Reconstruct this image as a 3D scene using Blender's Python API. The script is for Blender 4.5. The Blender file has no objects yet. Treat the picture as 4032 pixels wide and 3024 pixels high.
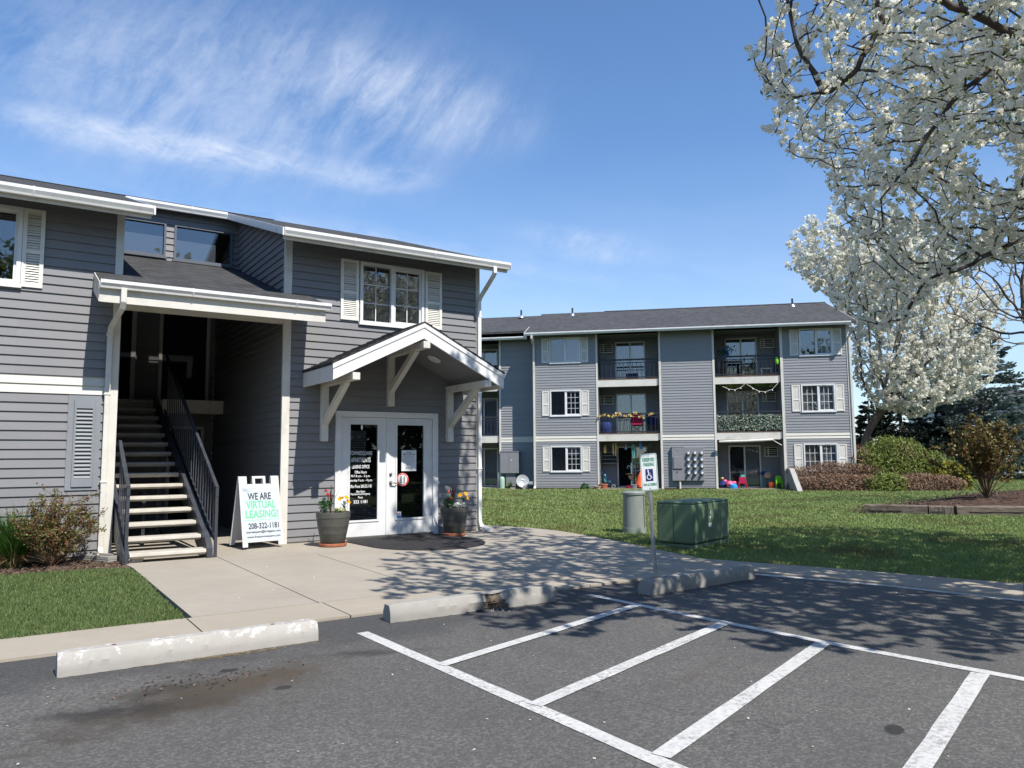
import bpy, math, random
import numpy as np
from mathutils import Vector, Matrix
rnd = random.Random(7)
NP = np.random.default_rng(11)
R = math.radians
sc = bpy.context.scene
col = sc.collection

# ------------------------------------------------------------------ mesh builder
class MB:
    def __init__(s, M=None):
        s.v = []; s.f = []; s.m = []; s.M = M; s.k = 0
    def add(s, vs, fs, k=None):
        b = len(s.v)
        for p in vs:
            p = Vector(p)
            if s.M is not None: p = s.M @ p
            s.v.append(p)
        for f in fs:
            s.f.append([b + i for i in f]); s.m.append(s.k if k is None else k)
        return s
    def box(s, x0, x1, y0, y1, z0, z1, k=None):
        if x0 > x1: x0, x1 = x1, x0
        if y0 > y1: y0, y1 = y1, y0
        if z0 > z1: z0, z1 = z1, z0
        v = [(x0,y0,z0),(x1,y0,z0),(x1,y1,z0),(x0,y1,z0),(x0,y0,z1),(x1,y0,z1),(x1,y1,z1),(x0,y1,z1)]
        return s.add(v, [(0,3,2,1),(4,5,6,7),(0,1,5,4),(1,2,6,5),(2,3,7,6),(3,0,4,7)], k)
    def face(s, *pts, k=None):
        return s.add(pts, [tuple(range(len(pts)))], k)
    def prism(s, poly, a0, a1, axis='x', k=None):
        """poly in the two other axes (cyclic order), extruded a0..a1 along axis"""
        def P(a, q):
            if axis == 'x': return (a, q[0], q[1])
            if axis == 'y': return (q[0], a, q[1])
            return (q[0], q[1], a)
        n = len(poly)
        v = [P(a0, q) for q in poly] + [P(a1, q) for q in poly]
        f = [tuple(range(n-1, -1, -1)), tuple(range(n, 2*n))] + [(i, (i+1) % n, n+(i+1) % n, n+i) for i in range(n)]
        return s.add(v, f, k)
    def bar(s, p0, p1, w, h=None, up=(0,0,1), k=None):
        """rectangular bar between two points"""
        h = h or w
        p0 = Vector(p0); p1 = Vector(p1); d = (p1-p0).normalized(); u = Vector(up)
        if abs(d.dot(u)) > .98: u = Vector((0,1,0))
        a = d.cross(u).normalized()*w/2; b = a.cross(d).normalized()*h/2
        v = [p0-a-b, p0+a-b, p0+a+b, p0-a+b, p1-a-b, p1+a-b, p1+a+b, p1-a+b]
        return s.add(v, [(0,3,2,1),(4,5,6,7),(0,1,5,4),(1,2,6,5),(2,3,7,6),(3,0,4,7)], k)
    def tube(s, pts, r, n=8, caps=True, k=None):
        pts = [Vector(p) for p in pts]
        rr = r if isinstance(r, (list, tuple)) else [r]*len(pts)
        b = len(s.v); vs = []
        t0 = (pts[1]-pts[0]).normalized()
        ref = Vector((0,0,1)) if abs(t0.z) < .9 else Vector((1,0,0))
        for i, p in enumerate(pts):
            if i == 0: t = pts[1]-pts[0]
            elif i == len(pts)-1: t = pts[-1]-pts[-2]
            else: t = (pts[i+1]-pts[i]).normalized()+(pts[i]-pts[i-1]).normalized()
            t.normalize()
            a = t.cross(ref); a = a.normalized() if a.length > 1e-5 else t.orthogonal().normalized()
            c = a.cross(t).normalized(); ref = c if abs(c.dot(t)) < .9 else ref
            for j in range(n):
                w = 2*math.pi*j/n
                vs.append(p+(a*math.cos(w)+c*math.sin(w))*rr[i])
        fs = []
        for i in range(len(pts)-1):
            for j in range(n):
                fs.append((i*n+j, i*n+(j+1) % n, (i+1)*n+(j+1) % n, (i+1)*n+j))
        if caps:
            fs.append(tuple(range(n-1, -1, -1))); fs.append(tuple(range((len(pts)-1)*n, len(pts)*n)))
        return s.add(vs, fs, k)
    def cyl(s, c, r, h, n=24, r2=None, k=None):
        return s.tube([c, (c[0], c[1], c[2]+h)], [r, r if r2 is None else r2], n, True, k)
    def lathe(s, prof, c=(0,0,0), n=32, k=None, axis='z'):
        vs = []; fs = []; m = len(prof)
        for j in range(n):
            w = 2*math.pi*j/n
            for (r, z) in prof:
                if axis == 'z': vs.append((c[0]+r*math.cos(w), c[1]+r*math.sin(w), c[2]+z))
                else: vs.append((c[0]+r*math.cos(w), c[1]-z, c[2]+r*math.sin(w)))
        for j in range(n):
            for i in range(m-1):
                a = j*m+i; b = ((j+1) % n)*m+i
                fs.append((a, b, b+1, a+1) if axis == 'z' else (a, a+1, b+1, b)[::-1])
        return s.add(vs, fs, k)
    def build(s, name, mats, parent=None, loc=None, rot=None, smooth=False, bevel=0, seg=2, ang=45):
        me = bpy.data.meshes.new(name)
        me.from_pydata([tuple(p) for p in s.v], [], s.f)
        mats = mats if isinstance(mats, (list, tuple)) else [mats]
        for m in mats: me.materials.append(m)
        if len(mats) > 1:
            me.polygons.foreach_set('material_index', s.m)
        if smooth:
            me.polygons.foreach_set('use_smooth', [True]*len(me.polygons))
        me.update()
        return link(name, me, parent, loc, rot, smooth, bevel, seg, ang)

def link(name, me, parent=None, loc=None, rot=None, smooth=False, bevel=0, seg=2, ang=45):
    o = bpy.data.objects.new(name, me); col.objects.link(o)
    if parent is not None: o.parent = parent
    if loc is not None: o.location = loc
    if rot is not None: o.rotation_euler = rot
    if bevel:
        b = o.modifiers.new('Bevel', 'BEVEL'); b.width = bevel; b.segments = seg; b.limit_method = 'ANGLE'; b.angle_limit = R(40)
        b.harden_normals = False
    if smooth and not bevel:
        try:
            me.set_sharp_from_angle(angle=R(ang))
        except Exception: pass
    return o

def tag(o, label=None, cat=None, group=None, kind=None):
    if label: o['label'] = label
    if cat: o['category'] = cat
    if group: o['group'] = group
    if kind: o['kind'] = kind
    return o
def empty(name, loc=(0,0,0), rz=0, label=None, cat=None, group=None):
    o = bpy.data.objects.new(name, None); col.objects.link(o)
    o.location = loc; o.rotation_euler = (0,0,rz); o.empty_display_size = .1
    return tag(o, label, cat, group)
def copy_tree(o, parent=None):
    c = o.copy(); col.objects.link(c)
    if parent is not None: c.parent = parent
    for ch in list(o.children): copy_tree(ch, c)
    return c

def np_mesh(name, V, F, mats, parent=None, loc=None, fm=None, smooth=False):
    """V (n,3), F (m,k) arrays"""
    V = np.asarray(V, np.float32); F = np.asarray(F, np.int32)
    me = bpy.data.meshes.new(name)
    me.vertices.add(len(V)); me.vertices.foreach_set('co', V.ravel())
    k = F.shape[1]
    me.loops.add(F.size); me.loops.foreach_set('vertex_index', F.ravel())
    me.polygons.add(len(F)); me.polygons.foreach_set('loop_start', np.arange(0, F.size, k, dtype=np.int32))
    mats = mats if isinstance(mats, (list, tuple)) else [mats]
    for m in mats: me.materials.append(m)
    if fm is not None: me.polygons.foreach_set('material_index', np.asarray(fm, np.int32))
    if smooth: me.polygons.foreach_set('use_smooth', np.ones(len(F), bool))
    me.update(calc_edges=True); me.validate()
    return link(name, me, parent, loc)

def unit(a): return a/np.maximum(np.linalg.norm(a, axis=-1, keepdims=True), 1e-9)
def rand_dirs(n): return unit(NP.normal(size=(n,3)))
def quads(C, Nn, T, L, W, point=True):
    """leaf-like quads: centre C, normal Nn, long axis T (made orthogonal), half sizes L, W"""
    T = unit(T - Nn*np.sum(T*Nn, 1, keepdims=True)); B = np.cross(Nn, T)
    L = np.reshape(L, (-1,1))*np.ones((len(C),1)); W = np.reshape(W, (-1,1))*np.ones((len(C),1))
    if point: P = [C-T*L, C+B*W+T*L*.1, C+T*L, C-B*W+T*L*.1]
    else: P = [C-T*L-B*W, C-T*L+B*W, C+T*L+B*W, C+T*L-B*W]
    V = np.stack(P, 1).reshape(-1,3); F = np.arange(len(V)).reshape(-1,4)
    return V, F
def joinVF(parts):
    Vs = []; Fs = []; b = 0
    for V, F in parts:
        Vs.append(V); Fs.append(F+b); b += len(V)
    return np.concatenate(Vs), np.concatenate(Fs)

# ------------------------------------------------------------------ the photograph's camera, in metres
# world: x along the leasing office front, -y out of that front towards the parking, z up
F_PX = 3000.0; PITCH = R(5.5); ROLL = R(.43); EYE = 1.43
UX, UY, U0, P0 = .83357022, .55241351, -3.94458312, -12.85579285
def c2w(X, Y, Z=0.):      # X right of, Y ahead of the lens
    return Vector((X*UX+Y*UY+U0, -(X*UY-Y*UX)+P0, Z))
def dirw(X, Y, Z): return Vector((X*UX+Y*UY, -(X*UY-Y*UX), Z))
_f = (0, math.cos(PITCH), math.sin(PITCH)); _u = (0, -math.sin(PITCH), math.cos(PITCH))
_R = Vector((math.cos(ROLL), -_u[1]*math.sin(ROLL), -_u[2]*math.sin(ROLL)))
_U = Vector((math.sin(ROLL), _u[1]*math.cos(ROLL), _u[2]*math.cos(ROLL)))
_F = Vector(_f)
def at(px, py, d):        # point seen at pixel (of 4032x3024) at depth d
    v = (_F+_R*((px-2016)/F_PX)-_U*((py-1512)/F_PX))*d
    return c2w(v.x, v.y, v.z+EYE)
def gat(px, py, z=0.):    # ground point seen at pixel
    v = _F+_R*((px-2016)/F_PX)-_U*((py-1512)/F_PX)
    v = v*((z-EYE)/v.z)
    return c2w(v.x, v.y, z)
CAMW = c2w(0, 0, EYE)
_cr, _cu, _cf = dirw(*_R), dirw(*_U), dirw(*_F)
def project(P):           # (n,3) world -> px, py, depth
    P = np.asarray(P)-np.array(CAMW)
    z = P@np.array(_cf)
    zz = np.where(np.abs(z) < 1e-6, 1e-6, z)
    return 2016+F_PX*(P@np.array(_cr))/zz, 1512-F_PX*(P@np.array(_cu))/zz, z

cam = bpy.data.cameras.new('camera'); camo = bpy.data.objects.new('camera', cam); col.objects.link(camo)
Mc = Matrix((( _cr.x, _cu.x, -_cf.x, CAMW.x), (_cr.y, _cu.y, -_cf.y, CAMW.y), (_cr.z, _cu.z, -_cf.z, CAMW.z), (0,0,0,1)))
camo.matrix_world = Mc
cam.sensor_width = 36; cam.sensor_fit = 'HORIZONTAL'; cam.lens = 36*F_PX/4032
cam.clip_start = .05; cam.clip_end = 3000
sc.camera = camo

# ------------------------------------------------------------------ materials
class NT:
    def __init__(s, tree): s.t = tree
    def n(s, typ, **kw):
        x = s.t.nodes.new(typ)
        for a, b in kw.items():
            if a == 'ins':
                for i, v in b.items():
                    if hasattr(v, 'is_linked') or isinstance(v, bpy.types.NodeSocket): s.t.links.new(v, x.inputs[i])
                    else: x.inputs[i].default_value = v
            else: setattr(x, a, b)
        return x
    def math(s, op, a, b=0., c=None, clamp=False):
        x = s.n('ShaderNodeMath', operation=op, use_clamp=clamp)
        for i, v in enumerate((a, b) if c is None else (a, b, c)):
            if isinstance(v, bpy.types.NodeSocket): s.t.links.new(v, x.inputs[i])
            else: x.inputs[i].default_value = v
        return x.outputs[0]
    def mix(s, f, a, b, blend='MIX'):
        x = s.n('ShaderNodeMix', data_type='RGBA', blend_type=blend)
        for i, v in ((0, f), (6, a), (7, b)):
            if isinstance(v, bpy.types.NodeSocket): s.t.links.new(v, x.inputs[i])
            elif i == 0: x.inputs[0].default_value = v
            else: x.inputs[i].default_value = (*v, 1) if len(v) == 3 else v
        return x.outputs[2]
    def noise(s, vec, scale, detail=4, rough=.55, dist=0., lo=0., hi=1.):
        x = s.n('ShaderNodeTexNoise'); s.t.links.new(vec, x.inputs['Vector'])
        x.inputs['Scale'].default_value = scale; x.inputs['Detail'].default_value = detail
        x.inputs['Roughness'].default_value = rough; x.inputs['Distortion'].default_value = dist
        return s.ramp(x.outputs[0], lo, hi)
    def ramp(s, v, lo, hi, smooth=False):
        x = s.n('ShaderNodeMapRange'); x.interpolation_type = 'SMOOTHSTEP' if smooth else 'LINEAR'
        s.t.links.new(v, x.inputs[0]); x.inputs[1].default_value = lo; x.inputs[2].default_value = hi
        return x.outputs[0]
    def scalev(s, vec, sx, sy, sz, rz=0.):
        x = s.n('ShaderNodeMapping'); s.t.links.new(vec, x.inputs[0])
        x.inputs[3].default_value = (sx, sy, sz); x.inputs[2].default_value = (0,0,rz)
        return x.outputs[0]
    def streak(s, vec, fx, fy, rz):
        """coordinates running along a direction rz (fx per unit) and across it (fy per unit)"""
        x = s.n('ShaderNodeMapping', vector_type='TEXTURE'); s.t.links.new(vec, x.inputs[0])
        x.inputs[2].default_value = (0,0,rz); x.inputs[3].default_value = (1/fx, 1/fy, 1)
        return x.outputs[0]

def newmat(name):
    m = bpy.data.materials.new(name); m.use_nodes = True
    t = m.node_tree; t.nodes.clear()
    q = NT(t); q.out = q.n('ShaderNodeOutputMaterial')
    q.pos = q.n('ShaderNodeNewGeometry').outputs['Position']
    q.obj = q.n('ShaderNodeTexCoord').outputs['Object']
    q.isl = q.n('ShaderNodeNewGeometry').outputs['Random Per Island']
    return m, q
def mul(c, k): return tuple(min(1, x*k) for x in c)
def principled(q, color, rough=.6, spec=.3, metal=0., bump=None, bstr=.3, bdist=.01, trans=None, coat=0):
    p = q.n('ShaderNodeBsdfPrincipled')
    for nm, v in (('Base Color', color), ('Roughness', rough), ('Specular IOR Level', spec), ('Metallic', metal)):
        if isinstance(v, bpy.types.NodeSocket): q.t.links.new(v, p.inputs[nm])
        else: p.inputs[nm].default_value = (*v, 1) if nm == 'Base Color' else v
    if bump is not None:
        b = q.n('ShaderNodeBump'); q.t.links.new(bump, b.inputs['Height'])
        b.inputs['Strength'].default_value = bstr; b.inputs['Distance'].default_value = bdist
        q.t.links.new(b.outputs[0], p.inputs['Normal'])
    res = p.outputs[0]
    if trans:
        tr = q.n('ShaderNodeBsdfTranslucent'); c = trans[1]
        if isinstance(c, bpy.types.NodeSocket): q.t.links.new(c, tr.inputs[0])
        else: tr.inputs[0].default_value = (*c, 1)
        mx = q.n('ShaderNodeMixShader'); mx.inputs[0].default_value = trans[0]
        q.t.links.new(res, mx.inputs[1]); q.t.links.new(tr.outputs[0], mx.inputs[2]); res = mx.outputs[0]
    q.t.links.new(res, q.out.inputs[0])
    return p
def M_plain(name, c, rough=.55, spec=.3, var=.12, scale=6., fine=60., bump=.15, metal=0., dirt=None, obj=False, stretch=None):
    """paint / plastic / metal with slight mottling and wear"""
    m, q = newmat(name); P = q.obj if obj else q.pos
    if stretch: P = q.scalev(P, *stretch)
    a = q.noise(P, scale, 5, .6, 0, .3, .7)
    cc = q.mix(a, mul(c, 1-var), mul(c, 1+var))
    if dirt:
        d = q.noise(P, scale*.6, 8, .7, .4, dirt[1], dirt[1]+.18)
        cc = q.mix(q.math('MULTIPLY', d, dirt[2]), cc, dirt[0])
    h = q.noise(P, fine, 3, .6)
    rr = q.math('ADD', q.math('MULTIPLY', a, .15), rough-.07)
    principled(q, cc, rr, spec, metal, h, bump, .004)
    return m
def M_leaf(name, cols, rough=.5, trans=.35, tcol=None, patch=None, spec=.25):
    """leaves, petals, blades: every leaf has its own tint"""
    m, q = newmat(name)
    r = q.n('ShaderNodeValToRGB'); q.t.links.new(q.isl, r.inputs[0])
    el = r.color_ramp.elements
    for i, c in enumerate(cols):
        e = el[i] if i < 2 else el.new(.5)
        e.position = i/(len(cols)-1); e.color = (*c, 1)
    cc = r.outputs[0]
    if patch:
        f = q.noise(q.pos, patch[1], 4, .6, .3, patch[2], patch[3])
        cc = q.mix(f, cc, q.mix(q.isl, mul(patch[0], .8), mul(patch[0], 1.2)))
    principled(q, cc, rough, spec, trans=(trans, cc if tcol is None else tcol))
    return m
SUN_STRENGTH = 5.0; SKY_STRENGTH = .075; EXPOSURE = .42
def srgb(*c): return tuple((x/255/12.92 if x/255 <= .04045 else ((x/255+.055)/1.055)**2.4) for x in c)

def siding_mat(name, c):
    m, q = newmat(name)
    a = q.noise(q.scalev(q.pos, 1.2, 1.2, 5), 1.6, 5, .6, .2, .3, .7)
    fine = q.noise(q.scalev(q.pos, 3, 3, 40), 6, 4, .6, 0, .25, .75)
    cc = q.mix(a, mul(c, .93), mul(c, 1.06)); cc = q.mix(.5, cc, q.mix(q.isl, mul(c, .90), mul(c, 1.10))); cc = q.mix(q.math('MULTIPLY', fine, .35), cc, mul(c, .86))
    low = q.n('ShaderNodeSeparateXYZ', ins={0: q.pos}).outputs[2]
    spl = q.math('MULTIPLY', q.ramp(low, .45, .0), q.noise(q.pos, 5, 6, .7, 0, .4, .7))
    cc = q.mix(q.math('MULTIPLY', spl, .5), cc, (.20, .17, .14))
    principled(q, cc, .55, .25, bump=fine, bstr=.12, bdist=.004)
    return m
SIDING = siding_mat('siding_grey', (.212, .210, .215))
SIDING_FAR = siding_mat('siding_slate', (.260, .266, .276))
SIDING_DARK = siding_mat('siding_clerestory', (.115, .13, .15))
SIDING_HOUSE = siding_mat('siding_pale', (.56, .57, .57))
BAND = siding_mat('siding_cream', (.64, .61, .54))
TRIM = M_plain('trim_paint_cream', (.63, .605, .545), .5, .3, .06, 3, 70, .12, dirt=((.33, .29, .23), .53, .5))
WHITE = M_plain('white_paint', (.70, .70, .69), .4, .4, .05, 4, 60, .08, dirt=((.40, .38, .35), .56, .45))
GUTTER = M_plain('gutter_enamel', (.76, .755, .73), .3, .5, .05, 2, 30, .05, dirt=((.36, .34, .30), .55, .5))
SHUTTER = M_plain('shutter_vinyl', (.70, .675, .61), .5, .3, .05, 5, 50, .06)
SOFFIT = M_plain('soffit_paint_grey', (.20, .20, .205), .6, .2, .06, 2, 40, .1)
VENTP = M_plain('vent_paint_grey', (.23, .245, .26), .5, .3, .06, 4, 60, .08)
STEEL = M_plain('stair_steel_paint', (.045, .05, .06), .45, .4, .2, 8, 40, .12, dirt=((.12, .085, .06), .62, .5))
RAILM = M_plain('balcony_rail_paint', (.028, .029, .033), .45, .4, .2, 8, 40, .1)
TREAD = M_plain('concrete_tread', (.46, .43, .37), .8, .15, .12, 5, 90, .5, dirt=((.25, .21, .16), .55, .5))
GALV = M_plain('galvanised_steel', (.42, .45, .48), .38, .5, .12, 14, 80, .1, metal=.75)
BOLT = M_plain('bolt_steel', (.25, .24, .22), .4, .5, .2, 40, 90, .1, metal=.8)
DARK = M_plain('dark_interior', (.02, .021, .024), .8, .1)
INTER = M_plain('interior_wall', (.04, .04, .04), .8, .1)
BLACK = M_plain('black_print', (.035, .037, .042), .5, .2, .05)
GREENPRINT = M_plain('green_print', (.15, .62, .28), .5, .2, .04)
REDPRINT = M_plain('red_print', (.55, .07, .05), .5, .2, .05)
WPRINT = M_plain('white_print', (.80, .80, .80), .5, .2, .03)
PAPER = M_plain('paper_sheet', (.74, .75, .77), .6, .2, .03)
PANEL = M_plain('sign_panel_white', (.50, .55, .59), .35, .4, .03, 4)
PLASTW = M_plain('white_plastic', (.60, .60, .59), .35, .45, .04, 5, 40, .05, dirt=((.4, .38, .35), .62, .35))
POTM = M_plain('pot_plastic', (.085, .083, .072), .5, .35, .15, 6, 30, .1, dirt=((.2, .19, .17), .6, .5))
TERRA = M_plain('terracotta', (.42, .15, .085), .7, .2, .18, 9, 60, .2, dirt=((.5, .4, .34), .6, .4))
SOIL = M_plain('potting_soil', (.035, .025, .018), .95, .05, .4, 40, 120, .8)
MAT_R = M_plain('rubber_mat', (.032, .031, .032), .85, .15, .3, 14, 160, .6, dirt=((.11, .10, .09), .55, .5))
CABG = M_plain('cabinet_grey', (.23, .23, .245), .45, .35, .05, 3, 40, .06)
BLIND = M_plain('blind_cream', (.42, .42, .40), .6, .2, .06)
CURT = M_plain('curtain_cloth', (.62, .65, .68), .8, .1, .15, 3, 40, .2, stretch=(8, 8, .5))
BLINDOOR = M_plain('door_blind_dark', (.028, .028, .03), .6, .2, .1)
BROKEN_SHADE = M_plain('broken_concrete_shade', (.12, .10, .08), .95, .05, .5, 30, 90, .9)  # broken faces, with the shade of the hole put into their dark colour
BLINDD = M_plain('blind_dusky', (.10, .10, .11), .6, .2, .1)
REDCH = M_plain('camp_chair_cloth', (.42, .015, .07), .7, .2, .15)
NAVY = M_plain('navy_cloth', (.02, .035, .13), .7, .2, .2)
ORANGE = M_plain('orange_plastic', (.85, .12, .035), .4, .4, .15)
LIME = M_plain('lime_plastic', (.22, .62, .03), .35, .4, .06)
BLUEP = M_plain('blue_plastic', (.04, .32, .72), .35, .4, .08)
PINKP = M_plain('pink_plastic', (.80, .12, .25), .4, .4, .1)
BROWNW = M_plain('brown_wood', (.16, .10, .065), .7, .2, .25, 8, 50, .3)
GOLD = M_plain('brass_tube', (.55, .38, .14), .3, .5, .15, 9, 40, .1, metal=.7)
TEAL = M_plain('teal_plastic', (.12, .42, .38), .4, .4, .1)
TAN = M_plain('tan_cloth', (.42, .32, .24), .8, .1, .15)
DISHM = M_plain('dish_grey', (.36, .37, .38), .4, .4, .05)

def glass_mat(name, tint=.75, refl=(.10, .55), rough=.015):
    m, q = newmat(name)
    g = q.n('ShaderNodeBsdfGlossy'); g.inputs['Color'].default_value = (.9, .95, 1, 1); g.inputs['Roughness'].default_value = rough
    b = q.n('ShaderNodeBump'); q.t.links.new(q.noise(q.pos, 1.2, 2, .5), b.inputs['Height'])
    b.inputs['Strength'].default_value = .04; b.inputs['Distance'].default_value = .05
    q.t.links.new(b.outputs[0], g.inputs['Normal'])
    t = q.n('ShaderNodeBsdfTransparent'); t.inputs[0].default_value = (tint, tint*1.01, tint*1.02, 1)
    lw = q.n('ShaderNodeLayerWeight'); lw.inputs[0].default_value = .35
    f = q.n('ShaderNodeMapRange'); q.t.links.new(lw.outputs['Fresnel'], f.inputs[0])
    f.inputs[3].default_value = refl[0]; f.inputs[4].default_value = refl[1]
    mx = q.n('ShaderNodeMixShader'); q.t.links.new(f.outputs[0], mx.inputs[0])
    q.t.links.new(t.outputs[0], mx.inputs[1]); q.t.links.new(g.outputs[0], mx.inputs[2])
    q.t.links.new(mx.outputs[0], q.out.inputs[0])
    return m
GLASS = glass_mat('window_glass', .7)
GLASSD = glass_mat('door_glass', .6, (.045, .5))
GLASSF = glass_mat('far_window_glass', .78, (.10, .45))

def shingle_mat(name, c):
    m, q = newmat(name)
    br = q.n('ShaderNodeTexBrick', offset=.5, ins={0: q.scalev(q.obj, 1, 1, 1)})
    br.inputs['Scale'].default_value = 1; br.inputs['Brick Width'].default_value = .17; br.inputs['Row Height'].default_value = .135
    br.inputs['Mortar Size'].default_value = .006; br.inputs['Bias'].default_value = -.1
    br.inputs['Color1'].default_value = (*mul(c, .5), 1); br.inputs['Color2'].default_value = (*mul(c, 1.6), 1); br.inputs['Mortar'].default_value = (*mul(c, .3), 1)
    gr = q.noise(q.pos, 160, 2, .5, 0, .3, .7); big = q.noise(q.pos, .7, 5, .6, 0, .3, .7)
    cc = q.mix(.42, br.outputs[0], q.mix(gr, mul(c, .6), mul(c, 1.45)))
    cc = q.mix(q.math('MULTIPLY', big, .3), cc, mul(c, 1.3))
    h = q.math('ADD', q.math('MULTIPLY', br.outputs['Fac'], -1.), q.math('MULTIPLY', gr, .3))
    principled(q, cc, .85, .15, bump=h, bstr=.6, bdist=.012)
    return m
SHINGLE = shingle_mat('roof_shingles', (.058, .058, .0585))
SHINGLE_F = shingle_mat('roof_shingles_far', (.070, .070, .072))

def concrete_mat(name, c, stain=(.26, .22, .18), speck=True, wear=None):
    m, q = newmat(name)
    a = q.noise(q.pos, .9, 6, .6, .3, .3, .7); b = q.noise(q.pos, 7, 6, .65, .2, .35, .7); fn = q.noise(q.pos, 120, 3, .6, 0, .3, .7)
    cc = q.mix(a, mul(c, .88), mul(c, 1.08)); cc = q.mix(q.math('MULTIPLY', b, .28), cc, mul(c, .8))
    st = q.noise(q.pos, 1.7, 8, .72, .8, .58, .72); cc = q.mix(q.math('MULTIPLY', st, .35), cc, stain)
    cc = q.mix(q.math('MULTIPLY', fn, .25), cc, mul(c, .72))
    if wear:
        z = q.n('ShaderNodeSeparateXYZ', ins={0: q.obj}).outputs[2]
        f = q.math('MULTIPLY', q.noise(q.pos, 9, 8, .75, .3, wear[1], wear[1]+.06), q.ramp(z, .07, .11))
        cc = q.mix(f, cc, wear[0])
        pit = q.noise(q.pos, 55, 3, .6, 0, .70, .76); cc = q.mix(pit, cc, mul(c, .25))
    principled(q, cc, .85, .15, bump=q.math('ADD', q.math('MULTIPLY', fn, .5), b), bstr=.25, bdist=.006)
    return m
CONC = concrete_mat('patio_concrete', (.365, .326, .268))
CONC_C = concrete_mat('kerb_concrete', (.37, .325, .262))
STOPM = concrete_mat('wheel_stop_concrete', (.40, .38, .345), wear=((.64, .63, .605), .56))
STOPM2 = concrete_mat('wheel_stop_concrete_weathered', (.33, .315, .285), wear=((.60, .58, .55), .62))
REDWALL = concrete_mat('retaining_concrete', (.40, .39, .37))

def asphalt_mat():
    m, q = newmat('asphalt')
    vo = q.n('ShaderNodeTexVoronoi', ins={0: q.pos}); vo.inputs['Scale'].default_value = 75
    agg = q.ramp(q.n('ShaderNodeSeparateColor', ins={0: vo.outputs['Color']}).outputs[0], .35, 1.)
    fn = q.noise(q.pos, 38, 5, .75, .2, .32, .7); md = q.noise(q.pos, 5, 6, .65, .4, .3, .7); big = q.noise(q.pos, .45, 5, .6, .5, .35, .65)
    base = (.128, .123, .115)
    cc = q.mix(agg, mul(base, .78), (.20, .192, .176)); pits = q.noise(q.pos, 26, 4, .7, .2, .55, .66); cc = q.mix(q.math('MULTIPLY', pits, .5), cc, (.032, .031, .032))
    cc = q.mix(q.math('MULTIPLY', md, .35), cc, (.098, .094, .088)); cc = q.mix(q.math('MULTIPLY', big, .45), cc, (.070, .068, .066))
    # newer, smoother sealed band beside the kerb
    sx = q.n('ShaderNodeSeparateXYZ', ins={0: q.pos}); X, Y = sx.outputs[0], sx.outputs[1]
    wob = q.noise(q.pos, 1.3, 5, .6, 0, .2, .8)
    band = q.ramp(q.math('ADD', Y, q.math('MULTIPLY', wob, .9)), -6.9, -6.4, True)
    cc = q.mix(q.math('MULTIPLY', band, .55), cc, (.042, .043, .046))
    hgt = fn
    stains = [(gat(800, 2740), 1.25, .55, .32, (.078, .064, .048), .75), (gat(760, 2745), 1.0, .36, .35, (.030, .024, .018), .7), (gat(980, 2690), .85, .30, .2, (.085, .066, .045), .8), (gat(620, 2720), .5, .2, .3, (.035,.027,.02), .6), (gat(430, 2800), .55, .16, -.2, (.02, .02, .021), .7),
              (gat(902, 2640), .07, .05, 0, (.02, .02, .02), .8), (gat(1114, 2708), .06, .045, 0, (.022, .022, .022), .7), (gat(3521, 2873), .085, .05, .5, (.028, .028, .027), .9),
              (gat(1460, 2570), .55, .13, -.4, (.03, .03, .031), .7), (gat(2760, 2640), .7, .05, .35, (.10, .08, .05), .35)]
    w2 = q.noise(q.pos, 3.2, 7, .7, .3, .2, .8)
    for (c, a, b, th, cl, st) in stains:
        dx = q.math('SUBTRACT', X, c.x); dy = q.math('SUBTRACT', Y, c.y); cs, sn = math.cos(th), math.sin(th)
        u = q.math('DIVIDE', q.math('ADD', q.math('MULTIPLY', dx, cs), q.math('MULTIPLY', dy, sn)), a)
        v = q.math('DIVIDE', q.math('SUBTRACT', q.math('MULTIPLY', dy, cs), q.math('MULTIPLY', dx, sn)), b)
        d = q.math('ADD', q.math('SQRT', q.math('ADD', q.math('MULTIPLY', u, u), q.math('MULTIPLY', v, v))), q.math('MULTIPLY', w2, 1.25 if a > .2 else .25))
        cc = q.mix(q.math('MULTIPLY', q.ramp(d, 1.75 if a > .2 else 1.2, .5 if a > .2 else .95, True), st), cc, cl)
    # hairline cracks
    ck = q.n('ShaderNodeTexVoronoi', feature='DISTANCE_TO_EDGE', ins={0: q.n('ShaderNodeVectorMath', operation='ADD', ins={0: q.pos, 1: q.n('ShaderNodeVectorMath', operation='SCALE', ins={0: q.n('ShaderNodeTexNoise', ins={0: q.pos, 'Scale': 2.2}).outputs[1], 'Scale': .7}).outputs[0]}).outputs[0]})
    ck.inputs['Scale'].default_value = .38
    crack = q.math('MULTIPLY', q.ramp(ck.outputs[0], .006, .001), q.noise(q.pos, .6, 3, .5, 0, .52, .6))
    cc = q.mix(q.math('MULTIPLY', crack, .3), cc, (.02, .02, .02))
    principled(q, cc, .82, .25, bump=q.math('ADD', q.math('MULTIPLY', agg, .6), hgt), bstr=.7, bdist=.006)
    return m
ASPHALT = asphalt_mat()
def line_mat():
    m, q = newmat('road_marking_paint')
    n1 = q.noise(q.pos, 30, 6, .8, .1, .48, .60); n2 = q.noise(q.pos, 1.6, 7, .7, .4, .40, .66)
    worn = q.math('MULTIPLY', n1, q.math('ADD', q.math('MULTIPLY', n2, .8), .18), clamp=True)
    cc = q.mix(q.noise(q.pos, 2.2, 5, .6, 0, .3, .7), (.47, .465, .445), (.58, .575, .555)); cc = q.mix(worn, cc, (.13, .125, .115))
    principled(q, cc, .7, .25, bump=n1, bstr=.25, bdist=.004)
    return m
LINE = line_mat()
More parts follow.
